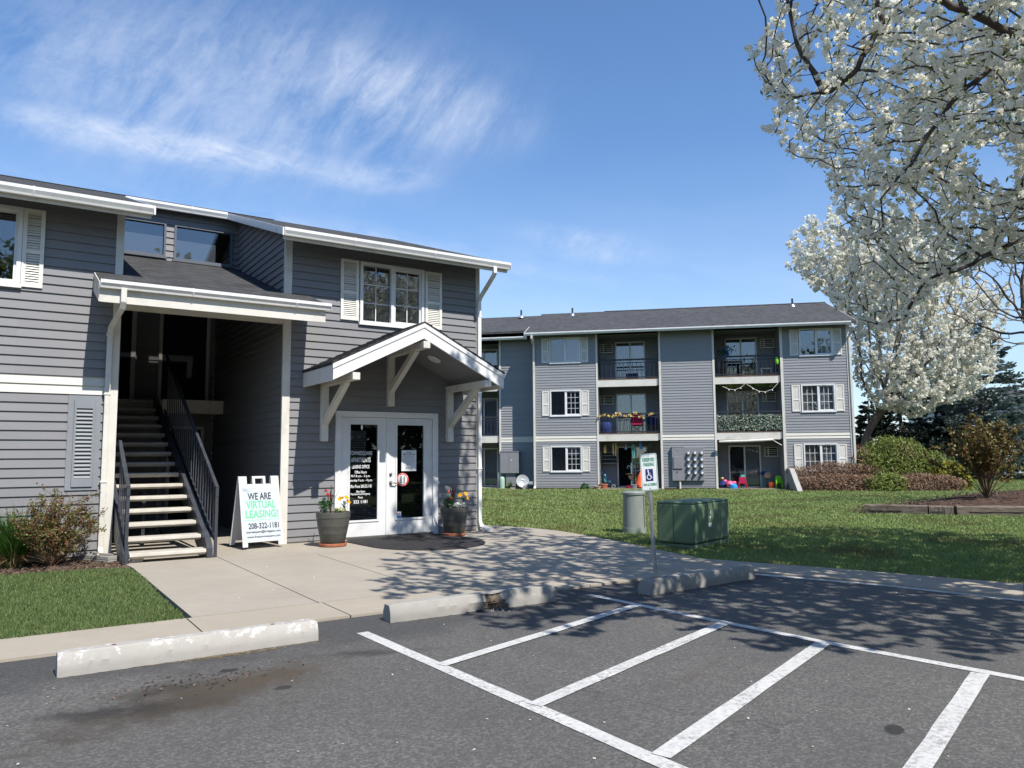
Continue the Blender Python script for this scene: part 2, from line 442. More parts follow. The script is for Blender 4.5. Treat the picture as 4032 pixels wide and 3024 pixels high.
def lawn_mat(name, c1, c2, dry):
    m, q = newmat(name)
    a = q.noise(q.pos, 1.1, 6, .65, .3, .3, .7); b = q.noise(q.scalev(q.pos, 1, 1, .3), 55, 4, .7, 0, .25, .75); d = q.noise(q.pos, .55, 6, .65, .4, .45, .68)
    cc = q.mix(a, c1, c2); cc = q.mix(q.math('MULTIPLY', b, .6), cc, mul(c1, .5)); cc = q.mix(q.math('MULTIPLY', d, .45), cc, dry)
    principled(q, cc, .8, .1, bump=b, bstr=.9, bdist=.03)
    return m
LAWN = lawn_mat('turf_ground', (.075, .11, .032), (.10, .14, .04), (.17, .16, .07))
BLADE = M_leaf('grass_blades', [(.175, .245, .075), (.265, .345, .112), (.345, .415, .16)], .5, .35, patch=((.19, .175, .07), .6, .5, .70))
BLADEN = M_leaf('grass_blades_watered', [(.085, .14, .042), (.15, .21, .072), (.22, .27, .11)], .5, .35, patch=((.17, .16, .06), 1.2, .6, .78))
EARTH = M_plain('bare_earth', (.12, .085, .06), .95, .05, .35, 3, 40, .9)
MULCH = M_plain('bark_mulch', (.075, .048, .036), .95, .05, .45, 6, 45, .9)
CHIP = M_leaf('bark_chips', [(.05, .032, .024), (.10, .065, .048), (.19, .14, .105)], .85, .05)
BARK = M_plain('pear_bark', (.075, .062, .055), .9, .1, .35, 6, 40, .8, stretch=(1, 1, .4))
BARK2 = M_plain('grey_brown_bark', (.15, .12, .10), .9, .1, .3, 5, 40, .8, stretch=(1, 1, .4))
TIMB = M_plain('weathered_timber', (.17, .14, .115), .9, .1, .35, 5, 40, .8, stretch=(1, 1, 6), dirt=((.07, .055, .045), .5, .6))
PETAL = M_leaf('white_blossom', [(.92, .90, .80), (.93, .92, .87), (.88, .87, .70)], .55, .5)
PETALF = M_leaf('cream_blossom', [(.74, .72, .62), (.82, .81, .74), (.76, .74, .62)], .55, .45)
NEWLEAF = M_leaf('young_green_leaf', [(.16, .22, .03), (.24, .30, .05), (.10, .16, .03)], .4, .4)
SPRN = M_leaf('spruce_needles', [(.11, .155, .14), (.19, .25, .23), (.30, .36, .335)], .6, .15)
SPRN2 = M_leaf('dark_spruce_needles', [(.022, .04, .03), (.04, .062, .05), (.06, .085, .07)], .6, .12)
HEDGEB = M_leaf('brown_hedge_twigs', [(.13, .075, .05), (.22, .135, .09), (.30, .20, .13)], .8, .12)
HEDGEG = M_leaf('juniper_foliage', [(.09, .125, .025), (.17, .215, .045), (.25, .285, .075)], .6, .2, patch=((.20, .13, .06), 1.1, .55, .7))
YELB = M_leaf('yellow_shrub_leaf', [(.16, .17, .02), (.26, .24, .03), (.33, .29, .05)], .5, .3)
ROSEL = M_leaf('bronze_shrub_leaf', [(.17, .05, .025), (.13, .12, .03), (.20, .19, .05)], .45, .3, spec=.35)
ROSEG = M_leaf('rose_leaf', [(.18, .045, .025), (.115, .11, .028), (.15, .17, .045)], .4, .3, spec=.4)
CLUMP = M_leaf('ornamental_grass_blade', [(.035, .10, .018), (.065, .165, .03), (.11, .22, .05)], .4, .35)
STRAW = M_leaf('dry_grass_blade', [(.30, .22, .10), (.38, .29, .15), (.22, .15, .07)], .6, .2)
IVY = M_leaf('ivy_leaf', [(.05, .08, .05), (.16, .20, .14), (.34, .37, .30)], .45, .15)
PURPL = M_leaf('purple_spike_leaf', [(.06, .018, .022), (.11, .03, .035), (.15, .05, .05)], .4, .2)
POTLEAF = M_leaf('bedding_leaf', [(.03, .08, .03), (.06, .14, .05), (.10, .20, .09)], .45, .25)
LILYP = M_leaf('lily_petal', [(.85, .42, .01), (.90, .52, .02), (.86, .36, .01)], .45, .35)
REDFL = M_leaf('red_petal', [(.70, .03, .03), (.80, .06, .05), (.60, .02, .03)], .5, .3)
WHFL = M_leaf('white_bedding_petal', [(.75, .76, .72), (.84, .84, .82), (.72, .74, .66)], .5, .35)
GARL = M_leaf('garland_petal', [(.75, .55, .10), (.80, .66, .25), (.72, .40, .22)], .5, .3)

# ------------------------------------------------------------------ daylight
SUN = Vector((.071, -.775, 1.0)).normalized()
lamp = bpy.data.lights.new('sun', 'SUN'); lo = bpy.data.objects.new('sun', lamp); col.objects.link(lo)
lamp.energy = SUN_STRENGTH; lamp.angle = R(.5); lamp.color = (1, .955, .89)
lo.rotation_euler = (-SUN).to_track_quat('-Z', 'Y').to_euler(); lo.location = (0, -20, 30)
w = bpy.data.worlds.new('World'); sc.world = w; w.use_nodes = True
w.node_tree.nodes.clear(); q = NT(w.node_tree)
wo = q.n('ShaderNodeOutputWorld'); bg = q.n('ShaderNodeBackground'); bg.inputs[1].default_value = SKY_STRENGTH
sky = q.n('ShaderNodeTexSky', sky_type='NISHITA', sun_disc=False, sun_elevation=math.asin(SUN.z), sun_rotation=math.atan2(SUN.x, SUN.y), altitude=800, air_density=1.25, dust_density=.1, ozone_density=3.0)
D_ = q.n('ShaderNodeTexCoord').outputs['Generated']
sp = q.n('ShaderNodeSeparateXYZ', ins={0: D_}); dx, dy, dz = sp.outputs
# azimuth (from the street's compass, degrees) and elevation of a piece of sky
az = q.math('MULTIPLY', q.math('ARCTAN2', dx, dy), 57.2958); el = q.math('MULTIPLY', q.math('ARCSINE', dz), 57.2958)
CAMAZ = math.degrees(math.atan2(_cf.x, _cf.y))
def skydir(px, py):
    v = (_F+_R*((px-2016)/F_PX)-_U*((py-1512)/F_PX)).normalized(); d = dirw(v.x, v.y, v.z)
    return math.degrees(math.atan2(d.x, d.y)), math.degrees(math.asin(d.z))
P2 = q.n('ShaderNodeCombineXYZ', ins={0: az, 1: el, 2: 0.}).outputs[0]
warp = q.n('ShaderNodeTexNoise', ins={0: P2, 'Scale': .16, 'Detail': 6.}).outputs[1]
Pw = q.n('ShaderNodeVectorMath', operation='ADD', ins={0: P2, 1: q.n('ShaderNodeVectorMath', operation='SCALE', ins={0: warp, 'Scale': 2.2}).outputs[0]}).outputs[0]
fil = q.noise(q.streak(Pw, .12, .50, R(52)), 1., 11, .66, .3, .40, .86)      # combed wisps
fil2 = q.noise(q.streak(Pw, .085, .50, R(-11)), 1., 11, .66, .25, .40, .86)       # long streaks
fluff = q.noise(q.streak(Pw, .7, 1.3, R(24)), .24, 12, .70, .2, .36, .84)
def blob(p0, p1, w, soft=1.):
    (a0, e0), (a1, e1) = skydir(*p0), skydir(*p1)
    cx, cy = (a0+a1)/2, (e0+e1)/2; L = math.hypot(a1-a0, e1-e0)/2; th = math.atan2(e1-e0, a1-a0)
    cs, sn = math.cos(th), math.sin(th); X = q.math('SUBTRACT', az, cx); Y = q.math('SUBTRACT', el, cy)
    u = q.math('DIVIDE', q.math('ADD', q.math('MULTIPLY', X, cs), q.math('MULTIPLY', Y, sn)), L)
    v = q.math('DIVIDE', q.math('SUBTRACT', q.math('MULTIPLY', Y, cs), q.math('MULTIPLY', X, sn)), w)
    return q.ramp(q.math('SQRT', q.math('ADD', q.math('MULTIPLY', u, u), q.math('MULTIPLY', v, v))), 1.05, .25, True)
def mulc(*a):
    r = a[0]
    for x in a[1:]: r = q.math('MULTIPLY', r, x)
    return r
cl = mulc(blob((-1100, -60), (2300, 400), 8.2), q.math('ADD', q.math('MULTIPLY', fil, .55), q.math('MULTIPLY', fluff, .5)), .72)
cl = q.math('ADD', cl, mulc(blob((1000, 150), (2260, 560), 3.4), q.math('ADD', q.math('MULTIPLY', fil, .7), .12), .55))
cl = q.math('ADD', cl, mulc(blob((-500, 330), (1500, 670), 1.5), q.math('ADD', fil2, q.math('MULTIPLY', fluff, .45)), .72))
cl = q.math('ADD', cl, mulc(blob((1150, 690), (1800, 700), 1.4), q.math('ADD', q.math('MULTIPLY', fluff, .5), q.math('MULTIPLY', fil2, .5)), .75))
cl = q.math('ADD', cl, mulc(blob((1950, 900), (2700, 1020), 1.6), fluff, .6))
cl = q.math('ADD', cl, mulc(blob((-700, 560), (2400, 1080), 2.6), fil2, .6))
hz = q.math('MULTIPLY', q.ramp(el, 24., 3., True), .5)                            # thin veil low in the sky
cl = q.math('ADD', cl, q.math('MULTIPLY', hz, q.math('ADD', q.math('MULTIPLY', fil2, .5), .5)), clamp=True)
tint = q.mix(1., sky.outputs[0], (1.24, 1.50, 1.78), 'MULTIPLY')
mixc = q.mix(cl, tint, (8.6, 9.4, 10.9))
q.t.links.new(mixc, bg.inputs[0]); q.t.links.new(bg.outputs[0], wo.inputs[0])
sc.view_settings.view_transform = 'Standard'; sc.view_settings.look = 'None'; sc.view_settings.exposure = EXPOSURE; sc.view_settings.gamma = 1
sc.cycles.max_bounces = 8; sc.cycles.transparent_max_bounces = 16; sc.cycles.caustics_reflective = False; sc.cycles.caustics_refractive = False
# ------------------------------------------------------------------ the ground
import bmesh
def sheet(name, poly, z, mat, th=0., kind='structure', parent=None):
    bm = bmesh.new(); vs = [bm.verts.new((x, y, z)) for x, y in poly]
    f = bm.faces.new(vs); f.normal_update()
    if f.normal.z < 0: f.normal_flip()
    if th:
        r = bmesh.ops.extrude_face_region(bm, geom=[f]); 
        for e in r['geom']:
            if isinstance(e, bmesh.types.BMVert): e.co.z -= th
    bmesh.ops.triangulate(bm, faces=bm.faces[:]); bmesh.ops.recalc_face_normals(bm, faces=bm.faces[:])
    me = bpy.data.meshes.new(name); bm.to_mesh(me); bm.free(); me.materials.append(mat)
    o = link(name, me, parent)
    if kind: o['kind'] = kind
    return o
EDGE = [(3.84,-1.0),(4.36,.93),(4.50,.80),(4.9,-.18),(4.97,-1.02),(4.8,-2.34),(4.64,-3.17),(4.45,-4.07),(4.2,-5.0),(4.13,-5.45),(4.45,-6.13),(4.80,-6.8),(4.98,-7.5),(5.34,-8.88),(6.3,-12.5),(7.6,-18),(10,-26),(14,-38)]   # lawn side of the walk (x, y)
EDGE = [(4.36,.93),(4.50,.86),(4.72,.40),(4.9,-.18),(4.97,-1.02),(4.8,-2.34),(4.64,-3.17),(4.42,-4.1),(4.22,-4.9),(4.16,-5.45),(4.42,-6.13),(4.72,-6.9),(4.98,-7.7),(5.34,-8.88),(6.3,-12.5),(7.6,-18),(10,-26),(14,-38)]
sheet('ground', [(-500,-300),(500,-300),(500,700),(-500,700)], -.06, LAWN)
lot = sheet('parking_lot', [(-45,-6.17),(3.2,-6.17),(3.62,-6.3),(4.2,-8.0),(4.44,-9.25),(5.5,-13),(6.8,-18),(9.1,-26),(13,-38),(13,-45),(-45,-45)], 0, ASPHALT)
# walk and patio: slabs with saw-cut joints between them
def slab(name, poly, mat=CONC, z=.022): return sheet(name, poly, z, mat, .09)
J = .006
slab('patio', [(-2.48,-5.40),(-1.31-J,-5.40),(-1.31-J,0),(-1.36,0),(-1.36,6),(-2.6,6),(-2.6,-.02),(-2.48,-1.6)])
slab('patio', [(-1.31+J,-5.40),(-.06-J,-5.38),(-.03-J,-1.72),(-1.31+J,-1.66)])
slab('patio', [(-.06+J,-5.38),(1.45,-5.32),(1.45,-1.70),(-.03+J,-1.72)])
slab('patio', [(1.45+J*2,-5.32),(4.15,-5.28),(4.42,-4.1),(4.64,-3.17),(4.8,-2.34),(4.9,-1.68),(1.45+J*2,-1.70)])
slab('patio', [(-1.31+J,-1.66+J*2),(-.03,-1.72+J*2),(1.5,-1.70+J*2),(4.9,-1.68+J*2),(4.97,-1.02),(4.9,-.18),(4.72,.40),(4.5,.86),(4.36,.93),(3.9,.93),(3.9,0),(-.05,0),(-.05,5),(-1.3,5),(-1.31+J,0)])
xs = [-45,-40,-36,-32,-28,-24,-20,-17,-14,-11,-8.6,-6.2,-4.35,-2.53]
for a, b in zip(xs[:-1], xs[1:]): slab('sidewalk', [(a+J,-6.17),(b-J,-6.17),(b-J,-5.42),(a+J,-5.42)], CONC_C)
xs = [(-2.53,-5.42),(-1.28,-5.41),(.05,-5.39),(1.5,-5.33),(3.0,-5.30)]
for (a, ya), (b, yb) in zip(xs[:-1], xs[1:]): slab('sidewalk', [(a+J,-6.17),(b-J,-6.17),(b-J,yb-J*2),(a+J,ya-J*2)], CONC_C)
slab('sidewalk', [(3.0+J,-6.17),(3.22,-6.17),(3.64,-6.3),(4.15,-7.7),(4.98,-7.7),(4.72,-6.9),(4.42,-6.13),(4.16,-5.45),(4.15,-5.30),(3.0+J,-5.31)], CONC_C)
E2 = [(4.98,-7.7),(5.34,-8.88),(6.3,-12.5),(7.6,-18),(10,-26),(14,-38)]; K2 = [(4.15,-7.7),(4.46,-9.25),(5.52,-13),(6.82,-18),(9.12,-26),(13,-38)]
for i in range(len(E2)-1):
    slab('sidewalk', [(K2[i][0],K2[i][1]-J),(K2[i+1][0],K2[i+1][1]+J),(E2[i+1][0],E2[i+1][1]+J),(E2[i][0],E2[i][1]-J)], CONC_C)
slab('sidewalk', [(3.78,.93+J),(4.5,.86+J),(4.72,8),(5.2,26),(4.0,26),(3.78,8)], CONC, .015)
lawn_poly = EDGE+[(60,-38),(120,40),(60,120),(-60,120),(-60,30),(5.2,26),(4.72,8)]
sheet('lawn', lawn_poly, .006, LAWN, .05)
front_poly = [(-45,-5.435),(-2.545,-5.435),(-2.49,-1.62),(-2.7,-1.45),(-3.9,-1.36),(-6,-1.34),(-45,-1.34)]
sheet('lawn', front_poly, .006, LAWN, .05)
sheet('planting_bed', [(-45,-1.36),(-3.9,-1.38),(-2.7,-1.47),(-2.5,-1.6),(-2.49,-.9),(-2.62,0),(-45,0)], .012, EARTH, .05)
# painted bay lines, 4 mm above the asphalt
def line(p0, p1, w=.10, z=.004):
    a, b = Vector((*p0, 0)), Vector((*p1, 0)); d = (b-a); L = d.length; d /= L; n = Vector((-d.y, d.x, 0))
    N = max(2, int(L/.25)); top = []; bot = []
    for i in range(N+1):
        t = i/N; c = a+d*(L*t); top.append(c+n*(w/2+rnd.uniform(-.003,.003))); bot.append(c-n*(w/2+rnd.uniform(-.003,.003)))
    mb = MB(); vs = [(p.x, p.y, z) for p in top+bot]
    mb.add(vs, [(i, N+1+i, N+2+i, i+1) for i in range(N)])
    return mb.build('painted_line', LINE, lot)
line((-1.425,-6.79),(-1.31,-10.3), .105); line((-1.31,-10.3),(-1.20,-14), .105)
line((1.18,-6.53),(1.25,-7.8), .085); line((1.25,-7.8),(1.36,-9.2), .09); line((1.36,-9.2),(1.56,-10.8), .095); line((1.56,-10.8),(1.9,-14), .1)
for a, b in (((-1.37,-8.05),(1.17,-7.26)), ((-1.33,-9.12),(1.24,-8.28)), ((-1.27,-10.08),(1.30,-9.19)), ((-1.2,-11.1),(1.42,-10.26))): line(a, b, .105, .0075)
line((3.60,-6.42),(4.16,-8.02), .11); line((4.16,-8.02),(4.40,-9.25), .11); line((4.40,-9.25),(5.46,-13), .11)
for x in (-4.1, -6.8, -9.4, -12): line((x,-6.8),(x+.1,-11), .1)

# grass: blades over the lawns, thick near the lens and thinner with distance
def in_poly(x, y, poly):
    ins = np.zeros(len(x), bool); n = len(poly)
    for i in range(n):
        x0, y0 = poly[i]; x1, y1 = poly[(i+1) % n]
        c = ((y0 > y) != (y1 > y)) & (x < (x1-x0)*(y-y0)/((y1-y0) if abs(y1-y0) > 1e-9 else 1e-9)+x0)
        ins ^= c
    return ins
def blades(name, poly, n, dmin, dmax, xr, mat, h=(.03,.06), wk=.0011, label=None, avoid=()):
    d = dmin*(dmax/dmin)**NP.random(n); xx = NP.uniform(xr[0], xr[1], n)*d
    wx = xx*UX+d*UY+U0; wy = -(xx*UY-d*UX)+P0
    k = in_poly(wx, wy, poly)
    for ap in avoid: k &= ~in_poly(wx, wy, ap)
    wx, wy, d = wx[k], wy[k], d[k]; n = len(wx)
    wx = wx+NP.normal(0,.012,n); wy = wy+NP.normal(0,.012,n)
    H = NP.uniform(*h, n)*(1+.25*np.sin(wx*3.1)*np.sin(wy*2.7)); W = wk*d*NP.uniform(.6,1.3,n)
    a = NP.uniform(0, 2*np.pi, n); le = NP.uniform(.1,.7,n)*H; la = NP.uniform(0,2*np.pi,n)
    B = np.stack([wx, wy, np.full(n, .004)], 1); s = np.stack([np.cos(a)*W, np.sin(a)*W, np.zeros(n)], 1)
    T = B+np.stack([np.cos(la)*le, np.sin(la)*le, H], 1)
    V = np.stack([B-s, B+s, T], 1).reshape(-1,3); F = np.arange(len(V)).reshape(-1,3)
    o = np_mesh(name, V, F, mat); o['kind'] = 'stuff'
    return tag(o, label, 'grass')
# ------------------------------------------------------------------ building helpers
def siding(mb, s0, s1, z0, z1, e=.1335, lip=.022, O=(0,0), d=(1,0), n=(0,-1), zoff=0.):
    """lap boards on a vertical plane through O, along d, facing n; s0/s1 numbers or functions of z"""
    f0 = s0 if callable(s0) else (lambda z: s0); f1 = s1 if callable(s1) else (lambda z: s1)
    k = math.floor((z0-zoff)/e+1e-6)
    while k*e+zoff < z1-1e-6:
        lo, hi = k*e+zoff, (k+1)*e+zoff; a, b = max(lo, z0), min(hi, z1)
        oa, ob = lip*(1-(a-lo)/e)+.002, lip*(1-(b-lo)/e)+.002
        def P(s, o, z): return (O[0]+d[0]*s+n[0]*o, O[1]+d[1]*s+n[1]*o, z)
        A0, A1, B0, B1 = f0(a), f1(a), f0(b), f1(b)
        if A1 > A0 or B1 > B0:
            mb.face(P(A0,oa,a), P(A1,oa,a), P(B1,ob,b), P(B0,ob,b))
            if a == lo: mb.face(P(A0,0,a), P(A1,0,a), P(A1,oa,a), P(A0,oa,a))
        k += 1
def wall_with_holes(mb, x0, x1, z0, z1, holes, **kw):
    xs = sorted({x0, x1, *[h[0] for h in holes], *[h[1] for h in holes]})
    for a, b in zip(xs[:-1], xs[1:]):
        if b-a < 1e-4: continue
        hs = sorted([(h[2], h[3]) for h in holes if h[0] <= a+1e-5 and h[1] >= b-1e-5]); z = z0
        for h0, h1 in hs:
            if h0 > z: siding(mb, a, b, z, h0, **kw)
            z = h1
        if z < z1: siding(mb, a, b, z, z1, **kw)
def shutter(root, x0, x1, z0, z1, y=0, n=28, rail=.45):
    mb = MB(); w = .052
    mb.box(x0, x0+w, y-.045, y, z0, z1); mb.box(x1-w, x1, y-.045, y, z0, z1)
    zm = z0+(z1-z0)*rail
    for a, b in ((z0, z0+w*1.1), (zm-w*.5, zm+w*.5), (z1-w, z1)): mb.box(x0+w, x1-w, y-.0445, y, a, b)
    for a, b, m in ((z0+w*1.1, zm-w*.5, max(3, int(n*rail))), (zm+w*.5, z1-w, max(3, int(n*(1-rail))))):
        st = (b-a)/m
        for i in range(m): mb.prism([(y-.036, a+i*st), (y-.014, a+(i+1)*st), (y-.010, a+(i+1)*st), (y-.030, a+i*st)], x0+w, x1-w)
    mb.box(x0+w, x1-w, y-.008, y-.002, z0+.01, z1-.01)
    return mb.build('shutter', SHUTTER, root)
def window(parent, x0, x1, z0, z1, y=0, cols=(2, 2), rows=3, backs=(BLIND, BLIND), drop=(1, 1), shut=None, glass=GLASS, vent=True, mun=(True, True), bl=True):
    """two-sash slider in a white frame; the frame is the part, panes, bars, blinds and shutters its pieces"""
    xm = (x0+x1)/2; fb = .055
    mb = MB()
    mb.box(x0, x0+fb, y-.05, y+.10, z0, z1); mb.box(x1-fb, x1, y-.05, y+.10, z0, z1)
    mb.box(x0+fb, x1-fb, y-.05, y+.10, z1-fb, z1); mb.box(x0+fb, x1-fb, y-.05, y+.10, z0, z0+fb)
    mb.box(x0-.02, x1+.02, y-.062, y-.0, z0-.025, z0+.012)
    mb.box(xm-.03, xm+.03, y-.03, y+.08, z0+fb, z1-fb)
    a, b = xm+.03, x1-fb                                             # right sash stands proud
    for q0, q1, r0, r1 in ((a, a+.035, z0+fb, z1-fb), (b-.035, b, z0+fb, z1-fb), (a+.035, b-.035, z1-fb-.04, z1-fb), (a+.035, b-.035, z0+fb, z0+fb+.04)):
        mb.box(q0, q1, y-.012, y+.05, r0, r1)
    if vent: mb.box(xm+.17, xm+.36, y-.056, y-.05, z1-.036, z1-.018)
    fr = mb.build('window', WHITE, parent)
    for i, (p0, p1, pz0, pz1, yo) in enumerate(((x0+fb, xm-.03, z0+fb, z1-fb, .045), (a+.035, b-.035, z0+fb+.04, z1-fb-.04, .02))):
        g = MB().box(p0-.004, p1+.004, y+yo, y+yo+.006, pz0-.004, pz1+.004); g.build('pane', glass, fr)
        if mun[i]:
            m = MB(); c = cols[i]
            for j in range(1, c): xx = p0+(p1-p0)*j/c; m.box(xx-.008, xx+.008, y+yo-.008, y+yo-.001, pz0, pz1)
            for j in range(1, rows): zz = pz0+(pz1-pz0)*j/rows; m.box(p0, p1, y+yo-.010, y+yo-.002, zz-.008, zz+.008)
            m.build('glazing_bars', WHITE, fr)
        d = drop[i]
        if d > 0:
            m = MB(); zb = pz1-(pz1-pz0)*d
            if bl:
                st = .026; k = int((pz1-zb)/st)
                for j in range(k): m.prism([(y+.085, pz1-j*st-st), (y+.102, pz1-j*st-st*.2), (y+.104, pz1-j*st-st*.2), (y+.087, pz1-j*st-st)], p0, p1)
                m.build('blind', backs[i], fr)
            else:
                kx = max(5, int((p1-p0)/.05)); vs = []
                for j in range(kx+1):
                    xx = p0+(p1-p0)*j/kx; yy = y+.10+.006*math.sin(j*2.1)+.003*math.sin(j*5.3); vs += [(xx, yy, zb), (xx, yy, pz1)]
                m.add(vs, [(2*j, 2*j+2, 2*j+3, 2*j+1) for j in range(kx)]); m.build('curtain', backs[i], fr)
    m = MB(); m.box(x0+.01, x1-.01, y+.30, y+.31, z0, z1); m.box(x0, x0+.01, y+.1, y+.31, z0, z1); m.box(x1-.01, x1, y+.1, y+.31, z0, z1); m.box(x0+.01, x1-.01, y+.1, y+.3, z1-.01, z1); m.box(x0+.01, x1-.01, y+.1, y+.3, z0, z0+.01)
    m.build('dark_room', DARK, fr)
    if shut:
        for s in shut: shutter(fr, *s, y)
    return fr
def text_bm(mb, body, cx, cz, w, h, y=0, bold=0., align='C', depth=0.):
    """lettering on a plane facing -y, fitted into w x h (w None keeps the aspect)"""
    cu = bpy.data.curves.new('t', 'FONT'); cu.body = body; cu.offset = bold; cu.resolution_u = 3
    o = bpy.data.objects.new('t', cu); col.objects.link(o)
    dg = bpy.context.evaluated_depsgraph_get(); dg.update()
    me = bpy.data.meshes.new_from_object(o.evaluated_get(dg))
    v = [(p.co.x, p.co.y) for p in me.vertices]; f = [tuple(p.vertices) for p in me.polygons]
    bpy.data.objects.remove(o); bpy.data.curves.remove(cu); bpy.data.meshes.remove(me)
    if not v: return
    x0, x1 = min(p[0] for p in v), max(p[0] for p in v); z0, z1 = min(p[1] for p in v), max(p[1] for p in v)
    sz = h/(z1-z0); sx = sz if w is None else w/(x1-x0); W = (x1-x0)*sx
    ox = cx-W/2 if align == 'C' else cx if align == 'L' else cx-W
    mb.add([(ox+(p[0]-x0)*sx, y, cz-h/2+(p[1]-z0)*sz) for p in v], f)

# ------------------------------------------------------------------ the leasing office building (front wall on y = 0)
NB = empty('apartment_building', (0,0,0), 0, 'grey two storey apartment building with leasing office doors and outdoor stairwell', 'building', None)
WIN = (1.27, 2.56, 3.86, 5.0); DOOR = (.88, 2.82, 0, 2.215)
mb = MB(); wall_with_holes(mb, .03, 3.72, .045, 5.33, [WIN, (.93, 2.77, .045, 2.165)]); mb.build('wall', SIDING, NB)
LW = (-5.45, -3.89, 3.92, 5.075)
mb = MB(); wall_with_holes(mb, -14, -2.68, .045, 2.403, []); mb.build('wall', SIDING, NB)
mb = MB(); wall_with_holes(mb, -14, -2.68, 2.67, 5.33, [LW]); mb.build('wall', SIDING, NB)
mb = MB(); siding(mb, -14, -2.68, 2.403, 2.67, lip=.02); mb.build('band_board', BAND, NB)
mb = MB(); mb.box(-14, -2.69, .0, .08, -.05, .05); mb.box(.03, 3.75, 0, .08, -.05, .05); mb.build('base_strip', CONC_C, NB)
mb = MB(); siding(mb, 0, 10.2, .045, 5.3, O=(3.79, .01), d=(0,1), n=(1,0)); mb.face((3.79,.01,5.3),(3.79,10.2,5.3),(3.79,10,5.45),(3.79,5.1,7.0)); mb.build('end_wall', SIDING, NB)
mb = MB(); mb.box(-14, -2.66, 10.1, 10.2, 0, 5.3); mb.build('rear_wall', SIDING, NB)
# trims
for x0, x1, z0, z1 in ((-.10, .032, .01, 5.30), (-2.684, -2.575, .01, 5.30), (3.712, 3.80, .01, 5.28)):
    MB().box(x0, x1, -.028, .03, z0, z1).build('corner_trim', TRIM, NB, bevel=.004)
# main roof: 0.335 rise per metre, eave at y=-0.68, ridge at y=5
SL = .335
def rz(y): return 5.20+(y+.66)*SL
def roofslab(mb, x0, x1, y0, y1, t=.09):
    mb.prism([(y0, rz(y0)), (y1, rz(y1)), (y1, rz(y1)-t), (y0, rz(y0)-t)], x0, x1)
mb = MB()
roofslab(mb, -14.3, -2.27, -.66, 5); roofslab(mb, -2.27, -.32, 3.2, 5); roofslab(mb, -.32, 4.10, -.66, 5)
for x0, x1 in ((-14.3, 4.10),):
    mb.prism([(5.0, rz(5)), (10.6, rz(5)-5.6*SL), (10.6, rz(5)-5.6*SL-.09), (5.0, rz(5)-.09)], x0, x1)
mb.prism([(4.86, rz(4.86)+.012), (5.0, rz(5)+.02), (5.14, rz(4.86)+.012), (5.0, rz(5)-.02)], -14.3, 1.1)
roof = mb.build('roof', SHINGLE, NB)
mb = MB()
for x0, x1, y0 in ((-14.3, -2.28, -.62), (-.31, 4.06, -.62)):
    mb.face((x0, y0, rz(y0)-.105), (x1, y0, rz(y0)-.105), (x1, .0, rz(0)-.105), (x0, .0, rz(0)-.105))
mb.build('soffit', SOFFIT, NB)
mb = MB(); mb.box(-14.3, -2.285, -.60, -.575, 5.03, 5.17); mb.build('fascia', TRIM, NB); mb = MB(); mb.box(-.305, 4.085, -.60, -.575, 5.03, 5.17); mb.build('fascia', TRIM, NB)
def gutter(parent, x0, x1, y, zt, name='gutter', mat=GUTTER, h=.125, d=.115):
    """K-style gutter: back at y, lip towards -y"""
    pr = [(y, zt-.01), (y, zt-h), (y-d*.62, zt-h), (y-d*.72, zt-h+.03), (y-d*.98, zt-.045), (y-d, zt), (y-d+.012, zt+.004), (y-d+.018, zt-.012), (y-d*.9, zt-.035), (y-.014, zt-.04)]
    mb = MB(); mb.prism(pr, x0, x1)
    for xx in np.arange(x0+1.2, x1-.3, 1.55): mb.prism([(y-d-.003, zt+.006), (y-d-.003, zt-.05), (y-d*.7, zt-h-.004), (y-d*.6, zt-h-.004), (y-d+.02, zt+.006)], xx, xx+.02)
    mb.box(x0-.004, x0, y-d*.98, y, zt-h, zt); mb.box(x1, x1+.004, y-d*.98, y, zt-h, zt)
    return mb.build(name, mat, parent)
gutter(NB, -14.3, -2.27, -.602, 5.205); gutter(NB, -.31, 4.10, -.602, 5.205)
gutter(NB, -2.24, -.36, 3.235, rz(3.2)+.01)
for x, s in ((-.335, 1), (-2.255, -1)):
    mb = MB(); mb.prism([(-.70, rz(-.70)+.015), (3.22, rz(3.22)+.015), (3.22, rz(3.22)-.115), (-.70, rz(-.70)-.115)], x-.012, x+.012); mb.build('rake_board', GUTTER, NB)
# gable end board of the roof
mb = MB(); mb.prism([(-.60, rz(-.6)+.01), (5, rz(5)+.01), (5, rz(5)-.15), (-.60, rz(-.6)-.13)], 4.102, 4.125); mb.build('rake_board', TRIM, NB)
